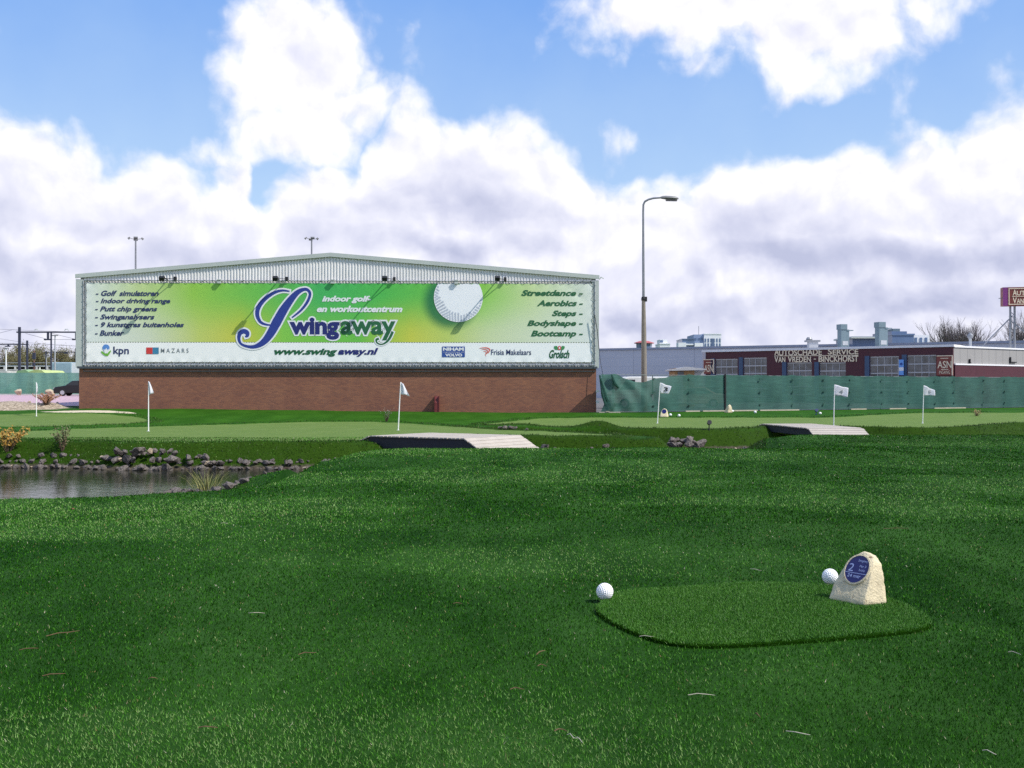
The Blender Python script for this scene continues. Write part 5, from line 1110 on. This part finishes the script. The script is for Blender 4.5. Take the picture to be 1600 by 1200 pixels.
t, w, z = block('glass_pavilion', 'long low blue glazed roof storey between the two ventilation stacks', 1332, 1374, 529, 545, 118, M_win, 6, 0, 0); MB().box(-.3, -.5, z, w+.8, 6, z+.2).build('roof_overhang', M_trim, t)
t, w, z = block('terraced_block', 'stepped grey glass block with white side right of the stacks', 1394, 1428, 524, 545, 150, M_win, 10, 0, 0); MB().box(.3, 1, z, w*.8, 9, z+.65).build('set_back_storey', M_win, t); MB().box(.9, 2, z+.65, w*.6, 8, z+1.1).build('top_storey', M_duct, t)
wg = MB().box(w, .5, 0, w+2.5, 9, z+.1).build('white_wing', M_offw, t)
for k in range(3): MB().box(w+.3+k*.75, .42, z-1.1, w+.65+k*.75, .49, z-.3).build('window', M_win, t)
# hut behind the fence
a = P(1054, 580, 75); t = thing('site_hut', 'low brick hut with flat pale roof behind the fence', 'hut', (a.x, 75, H(a.x, 75))); zz = P(1070, 573, 75).z-H(a.x, 75)
hw = P(1101, 580, 75).x-a.x; MB().box(0, 0, 0, hw*.66, 2.6, zz-.12).build('wall', mat('yellow_brown_brick', lin(160, 128, 92), .85, .15, 4), t); b = MB(); b.prism([(-.25, zz-.2), (hw*.4, zz), (hw+.05, zz-.16), (hw+.05, zz-.24), (-.25, zz-.3)], -.3, 2.9); b.build('roof', M_alu, t); MB().box(hw*.68, .3, 0, hw, 2.4, zz-.3).build('annexe', M_pipe, t); MB().box(hw*.1, -.04, zz-.75, hw*.3, -.005, zz-.35).build('window', M_glass, t)

# ------------------------------------------------------------------ pylon sign
Ys = 96.; s0 = P(1567, 478, Ys); s1 = P(1700, 480, Ys); zt_ = P(1567, 449, Ys).z; sg = thing('pylon_sign', 'raised brick red advertising sign on a braced lattice post behind the annexe', 'sign', (s0.x, Ys, 0), R(-12))
w = (s1.x-s0.x); z0, z1 = s0.z, zt_
MB().box(0, 0, z0, w, .9, z1).build('sign_box', M_signred, sg); MB().box(.0, -.012, z0, .42, -.002, z1).build('side_stripe', mat('violet_red_side', lin(128, 60, 120), .5, .05, 3), sg)
b = MB()
for q in ((.5, z0+.1, w-.1, z0+.17), (.5, z1-.17, w-.1, z1-.1), (.5, z0+.17, .57, z1-.17)): b.box(q[0], -.03, q[1], q[2], -.005, q[3])
b.build('frame_line', M_gold, sg)
def stx(st, x0, za, x1, zb): v, f = text_poly(st, .02); vv = fit(v, x0, za, x1, zb); b = MB(); b.add([(p[0], -.035, p[1]) for p in vv], f); b.build('lettering', M_gold, sg)
hz_ = z1-z0
stx('A', .85, z0+hz_*.55, 1.2, z0+hz_*.86); stx('UTOSCHADE', 1.2, z0+hz_*.55, 4.6, z0+hz_*.8); stx('S', 5.0, z0+hz_*.55, 5.35, z0+hz_*.86); stx('ERVICE', 5.4, z0+hz_*.55, 7.3, z0+hz_*.8)
stx('V', .85, z0+hz_*.12, 1.2, z0+hz_*.44); stx('AN', 1.2, z0+hz_*.12, 1.8, z0+hz_*.38); stx('V', 2.1, z0+hz_*.12, 2.45, z0+hz_*.44); stx('REDEN', 2.5, z0+hz_*.12, 4.2, z0+hz_*.38); stx('B', 4.7, z0+hz_*.12, 5.05, z0+hz_*.44); stx('INCKHORST', 5.1, z0+hz_*.12, 7.4, z0+hz_*.38)
b = MB(); b.box(.8, -.03, z0+hz_*.485, w-.4, -.005, z0+hz_*.515); b.build('rule_line', M_gold, sg)
px_ = .75
for dx_ in (0, .38):
    MB().tube([(px_+dx_, .45, 0), (px_+dx_, .45, z0)], .1, 8).build('post', M_steel, sg)
b = MB()
for k in range(8): b.bar((px_, .45, z0-.5-k*.8), (px_+.38, .45, z0-.9-k*.8), .05); 
b.build('lattice', M_steel, sg)
for dx_, hh in ((-2.2, z0-.9), (2.4, z0-1.5)):
    b = MB(); b.tube([(px_+.2, .45, hh), (px_+dx_*1.3, .45, z0-4.2)], .055, 6); b.build('brace', M_steel, sg)
b = MB(); b.bar((-.32, .2, z0+hz_*.42), (.05, .2, z0+hz_*.42), .06); b.build('side_bracket', M_steel, sg)
# ------------------------------------------------------------------ bare trees
M_bark = mat('grey_bark', lin(128, 116, 112), .9, .2, 6); M_barkb = mat('brown_twigs', lin(116, 100, 84), .9, .2, 6)
def tree(u, vt, vb, Y, wpx, label, m, seed, levels=5, bud=None, group=None, nb0=7):
    rr = random.Random(seed); bp = P(u, vb, Y); zb = min(bp.z-1.5, .6); top = P(u, vt, Y); h = top.z-zb; wid = wpx*Y/F/2; t = thing('bare_tree', label, 'tree', (bp.x, Y, zb), 0, group); tr = MB(); cr = MB(); lv = MB(); tint = []
    tr.tube([(0, 0, -.2), (0, 0, h*.22)], [h*.028, h*.02], 8)
    def grow(p, d, L, r, lev):
        q = p+d*L; cr.tube([p, (p+q)/2+Vector([rr.gauss(0, 1) for _ in range(3)])*L*.05, q], [r, r*.8, r*.6], 4 if lev > 2 else 3, cap=False)
        if lev == 0:
            if bud:
                for _ in range(bud):
                    c = q+Vector([rr.gauss(0, 1) for _ in range(3)])*L*.5; a = Vector([rr.gauss(0, 1) for _ in range(3)]).normalized()*h*.012; e = a.orthogonal().normalized()*h*.008; lv.add([c-a, c-e, c+a, c+e], [(0, 1, 2, 3)]); tint.append(rr.random())
            return
        for k in range(3 if lev > 1 else 4):
            nd = (d + Vector([rr.gauss(0, .3), rr.gauss(0, .3), rr.gauss(.24, .2)])).normalized(); grow(p+(q-p)*rr.uniform(.45, 1.), nd, L*rr.uniform(.6, .82), r*.55, lev-1)
    for k in range(nb0):
        a = 6.283*k/nb0+rr.random(); o = rr.uniform(.3, 1.); d = Vector((math.cos(a)*wid*o*.6, math.sin(a)*wid*o*.6, h*.62)).normalized(); grow(Vector((0, 0, h*rr.uniform(.12, .22))), d, h*rr.uniform(.24, .34), h*.012, levels-1)
    tr.build('trunk', m, t); co_ = cr.build('crown', m, t)
    if bud: lo = lv.build('buds', blade_material('buds', [(0, (.10, .085, .045, 1)), (1, (.16, .16, .07, 1))], .8, .1), t); attr(lo.data, 'tint', np.array(tint), 'FACE')
for k, (u, vt, Y, wpx, lb) in enumerate(((1478, 500, 170, 26, 'bare pale tree at the left of the clump behind the workshop annexe'), (1497, 497, 172, 34, 'tallest bare pale tree in the clump behind the workshop annexe'), (1516, 500, 168, 30, 'bare pale tree at the right of the clump behind the annexe'), (1592, 493, 150, 44, 'bare grey tree behind the pylon sign post'))):
    tree(u, vt, 540, Y, wpx, lb, M_bark, 11+k, 5, None, 'bare trees behind the workshop', 13)
tree(972, 537, 560, 220, 16, 'faint bare tree over the warehouse roof left of the street lamp', M_bark, 40, 4, None, None, 5)
for k, (u, vt, wpx, Y, lb) in enumerate(((14, 541, 46, 215, 'brown budding tree at the far left edge behind the rail mast'), (40, 534, 42, 225, 'tallest brown budding tree just right of the thick rail mast'), (58, 538, 44, 230, 'brown budding tree in the middle of the wood behind the rails'), (75, 549, 40, 240, 'lower brown budding tree left of the white pole'), (97, 543, 36, 228, 'brown budding tree right of the white pole'), (116, 547, 40, 222, 'brown budding tree next to the corner of the hall'), (28, 552, 44, 212, 'low brown scrub tree between the rail masts'))):
    tree(u, vt, 590, Y, wpx, lb, M_barkb, 60+k, 5, 3, 'budding trees behind the railway', 8)
# ------------------------------------------------------------------ railway on the left
M_rail = mat('blue_black_steel', lin(58, 60, 78), .6, .1, 4)
def gantry(label, Y, masts, beam, hangers, thick=.28):
    b0 = P(masts[0][0], 600, Y); t = thing('rail_gantry', label, 'rail gantry', (b0.x, Y, 0), 0, 'overhead line gantries')
    L = lambda u, v: P(u, v, Y)-Vector((b0.x, Y, 0))
    for (u, v, th) in masts: a = L(u, v); MB().box(a.x-th, -th, .5, a.x+th, th, a.z).build('mast', M_rail, t)
    if beam: a, c = L(beam[0], beam[2]), L(beam[1], beam[2]); MB().bar(a, c, thick, thick).build('beam', M_rail, t)
    for (u, v0, v1) in hangers:
        a, c = L(u, v0), L(u, v1); b = MB(); b.bar(a, c, .22); b.bar(c+Vector((-.5, 0, 0)), c+Vector((.3, 0, 0)), .18); b.build('hanger', M_rail, t)
    return t, L
t, L = gantry('large overhead line gantry with thick mast nearest the left edge', 130, ((30.5, 511, .13), (80, 519, .08)), (26, 121, 519), ((75, 519, 530.5), (119, 519, 530.5)), .18)
for u in (57, 104):
    c = L(u, 518); b = MB(); vs = []; b.tube([c+Vector((-.25, 0, .1)), c+Vector((-.15, 0, .3)), c+Vector((.15, 0, .3)), c+Vector((.25, 0, .1))], .05, 5); b.build('insulator', M_trim, t)
for a_, c_ in (((40, 521), (74, 530)), ((82, 521), (118, 530)), ((75, 530.5), (121, 530.5))):
    b = MB(); b.tube([L(*a_), L(*c_)], .025, 4); b.build('stay_wire', M_rail, t)
gantry('thin second overhead line gantry at far left with shorter mast', 160, ((42.5, 532, .12), (-30, 532, .12)), (-30, 44, 538), ((13, 538, 541), (-12, 538, 541)), .16)
gantry('distant low overhead line gantry beside the hall corner', 185, ((119.3, 544, .17), (72, 549, .1)), (72, 120, 550.2), ((104, 550, 552),), .14)
t = thing('overhead_wires', 'thin overhead railway wires crossing the sky left of the hall', 'wires', (0, 0, 0))
for k, q in enumerate((((-60, 512, 120), (40, 516, 140), (125, 519, 160)), ((-60, 536, 120), (20, 515, 130), (30, 516, 130)), ((-60, 520, 150), (30, 534, 160), (125, 542, 185)), ((-60, 534, 140), (60, 538, 165), (125, 540, 190)))):
    MB().tube([P(*p_) for p_ in q], .022, 4).build('wire', M_rail, t)
def pole(u, v0, Y, r, m, label, cat='pole', extra=None):
    a = P(u, v0, Y); t = thing('signal_pole' if extra else 'lamp_pole', label, cat, (a.x, Y, .6)); h_ = a.z-.6; b = MB(); b.tube([(0, 0, 0), (0, 0, h_)], [r, r*.7], 7); b.build('pole', m, t)
    if extra: MB().box(-.2, -.15, h_-1.4, .2, .15, h_-.5).build('signal_head', M_rail, t); MB().box(-.15, -.2, h_-2.4, .15, .1, h_-1.9).build('lower_head', M_rail, t)
    else: MB().box(-.4, -.12, h_-.03, .4, .12, h_+.09).build('lamp_head', M_lampgrey, t)
pole(9.5, 544.5, 150, .13, M_white, 'white lamp pole at the far left edge'); pole(86, 524.5, 140, .12, M_alu, 'tall thin pale pole between gantry hanger and hall'); pole(72.5, 556, 150, .08, M_alu, 'short thin pale pole below the gantry'); pole(53.3, 546, 148, .1, mat('rust_pole', lin(120, 84, 78), .7, .2, 4), 'rust coloured signal pole right of the two dark masts', 'signal', True)
a = P(-60, 571, 190); c = P(124, 571, 190); t = thing('railway_viaduct', 'low pale railway viaduct with dark openings behind the left fence', 'viaduct', (a.x, 190, 0)); L_ = c.x-a.x
z_ = lambda v: P(0, v, 190).z
MB().box(0, 0, z_(573), L_, 4, z_(570.5)).build('deck', M_conc, t); MB().box(0, -.2, z_(567.4), L_, -.05, z_(566.4)).build('handrail', M_pipe, t); MB().box(0, -.3, z_(579), L_, -.1, z_(577)).build('lower_ledge', M_conc, t)
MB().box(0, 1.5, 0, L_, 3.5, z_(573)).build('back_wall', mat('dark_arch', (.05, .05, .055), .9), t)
for k in range(12): MB().box(k*L_/11-.15, -.05, 0, k*L_/11+.15, 1.4, z_(573)).build('pier', M_conc, t)
# railcars and sheds
a = P(78, 585, 160); c = P(112, 585, 160); zt_ = P(0, 566, 160).z; t = thing('train', 'grey blue train with dark windows standing beside the hall corner', 'train', (a.x, 160, .9)); w = c.x-a.x; b = MB(); b.box(0, 0, .3, w, 2.8, zt_-.9); b.build('body', mat('train_blue_grey', lin(150, 172, 182), .4, .1, 2), t, bevel=.15)
for k in range(6): MB().box(w*(k+.2)/6, -.05, 1.1, w*(k+.8)/6, -.005, 1.9).build('window', M_win, t)
MB().box(w-.02, .1, .3, w+1.1, 2.7, zt_-1.).build('white_cab', M_offw, t); MB().box(w+.2, -.02, 1.2, w+.8, .095, 1.8).build('window', M_win, t)
a = P(45, 583, 125); t = thing('grass_mound', 'bright yellow green grassy mound above the left fence', 'mound', (a.x, 125, 0)); w = P(71, 583, 125).x-a.x; zt_ = P(0, 577.6, 125).z; b = MB(); b.prism([(-.6, 0), (0, zt_-.25), (.8, zt_), (w*.75, zt_-.05), (w+.1, zt_-.5), (w+.6, 0)], 0, 6); b.build('turf', mat('yellow_green_turf', lin(172, 186, 124), .9, .12, 2), t); MB().box(w*.4, 1, zt_-.3, w*.45, 1.1, zt_+.3).build('marker_post', M_white, t)
a = P(12, 583, 127); t = thing('grass_mound', 'dull green sloping mound behind the thick rail mast', 'mound', (a.x, 127, 0)); w = P(46, 583, 127).x-a.x; b = MB(); b.prism([(-1, 0), (1.2, zt_-.1), (w*.8, zt_+.05), (w+.4, zt_-.6), (w+.6, 0)], 0, 5); b.build('turf', mat('dull_green_turf', lin(128, 160, 120), .9, .12, 2), t); MB().box(-2.6, .2, 0, -.2, 3, zt_-.1).build('concrete_end', M_conc, t)
# ------------------------------------------------------------------ vehicles
M_tyre = mat('tyre_rubber', (.02, .02, .02), .8, .1, 8); M_rim = mat('alloy_rim', (.5, .5, .52), .35, .05, 5, metal=.6); M_cglass = mat('car_glass', (.03, .035, .04), .08, .1, 3)
def car(p, rz, label, m, prof, win, L, Wd, wheels, wr=.31, group=None, name='parked_car', cat='car'):
    t = thing(name, label, cat, p, rz, group); b = MB(); b.prism(prof, -Wd/2, Wd/2); b.build('body', m, t, bevel=.07)
    for s in (-1, 1):
        for q in win: y = s*(Wd/2+.004); b = MB(); b.prism(q, y, y+s*.006); b.build('window', M_cglass, t)
    for x in wheels:
        for s in (-1, 1):
            c = (x, s*(Wd/2-.08), wr); b = MB(); b.tube([(x, c[1]-.1, wr), (x, c[1]+.1, wr)], wr, 18); wo = b.build('wheel', M_tyre, t); b = MB(); b.tube([(x, c[1]+s*.101, wr), (x, c[1]+s*.108, wr)], wr*.62, 14); b.build('rim', M_rim, wo)
    for s in (-1, 1):
        b = MB(); b.box(-L/2-.02, s*Wd*.36-.14, .62, -L/2+.06, s*Wd*.36+.14, .76); b.build('headlight', M_rim, t)
sedan = [(-2.1, .25), (-2.12, .62), (-1.95, .82), (-1.05, .95), (-.45, 1.38), (.75, 1.42), (1.45, 1.0), (2.05, .95), (2.12, .6), (2.08, .25)]
swin = [[(-.92, .96), (-.4, 1.32), (.1, 1.35), (.1, .96)], [(.16, .96), (.16, 1.35), (.7, 1.36), (1.2, 1.0)]]
p = P(125.5, 617, 94.); car(Vector((p.x+.0, 94, H(p.x, 94)+.03)), R(4), 'black car parked at the kerb, half hidden behind the hall corner', mat('black_car_paint', (.012, .012, .014), .3, .1, 4), sedan, swin, 4.2, 1.72, (-1.3, 1.3))
van = [(-2.4, .3), (-2.42, .95), (-2.0, 1.2), (-1.45, 2.0), (-1.2, 2.1), (2.4, 2.1), (2.45, .3)]
p = P(1006, 640, 68); car(Vector((p.x, 68, H(p.x, 68))), R(6), 'pale grey van seen dimly through the loose netting left of flag 3', mat('van_grey', (.55, .57, .56), .4, .05, 4), van, [[(-1.8, 1.25), (-1.4, 1.9), (-.8, 1.9), (-.8, 1.25)]], 4.8, 1.85, (-1.5, 1.5), .33, None, 'parked_van', 'van')
p = P(1082, 640, 70); car(Vector((p.x, 70, H(p.x, 70))), R(-4), 'beige car seen dimly through the netting left of the black fence post', mat('beige_car_paint', lin(190, 172, 150), .35, .06, 4), sedan, swin, 4.2, 1.7, (-1.3, 1.3))
# rubble stones on the heap at left
for i in range(38):
    x = random.uniform(-29.5, -24.6); y = random.uniform(56.6, 58.6)
    if sdf(np.array([x]), np.array([y]), RUBBLE)[0] > 0: continue
    rock(x, y, H(x, y)+.02, random.uniform(.06, .16), 'tan stone on the rubble heap at the left edge', 'stones on the rubble heap', True)
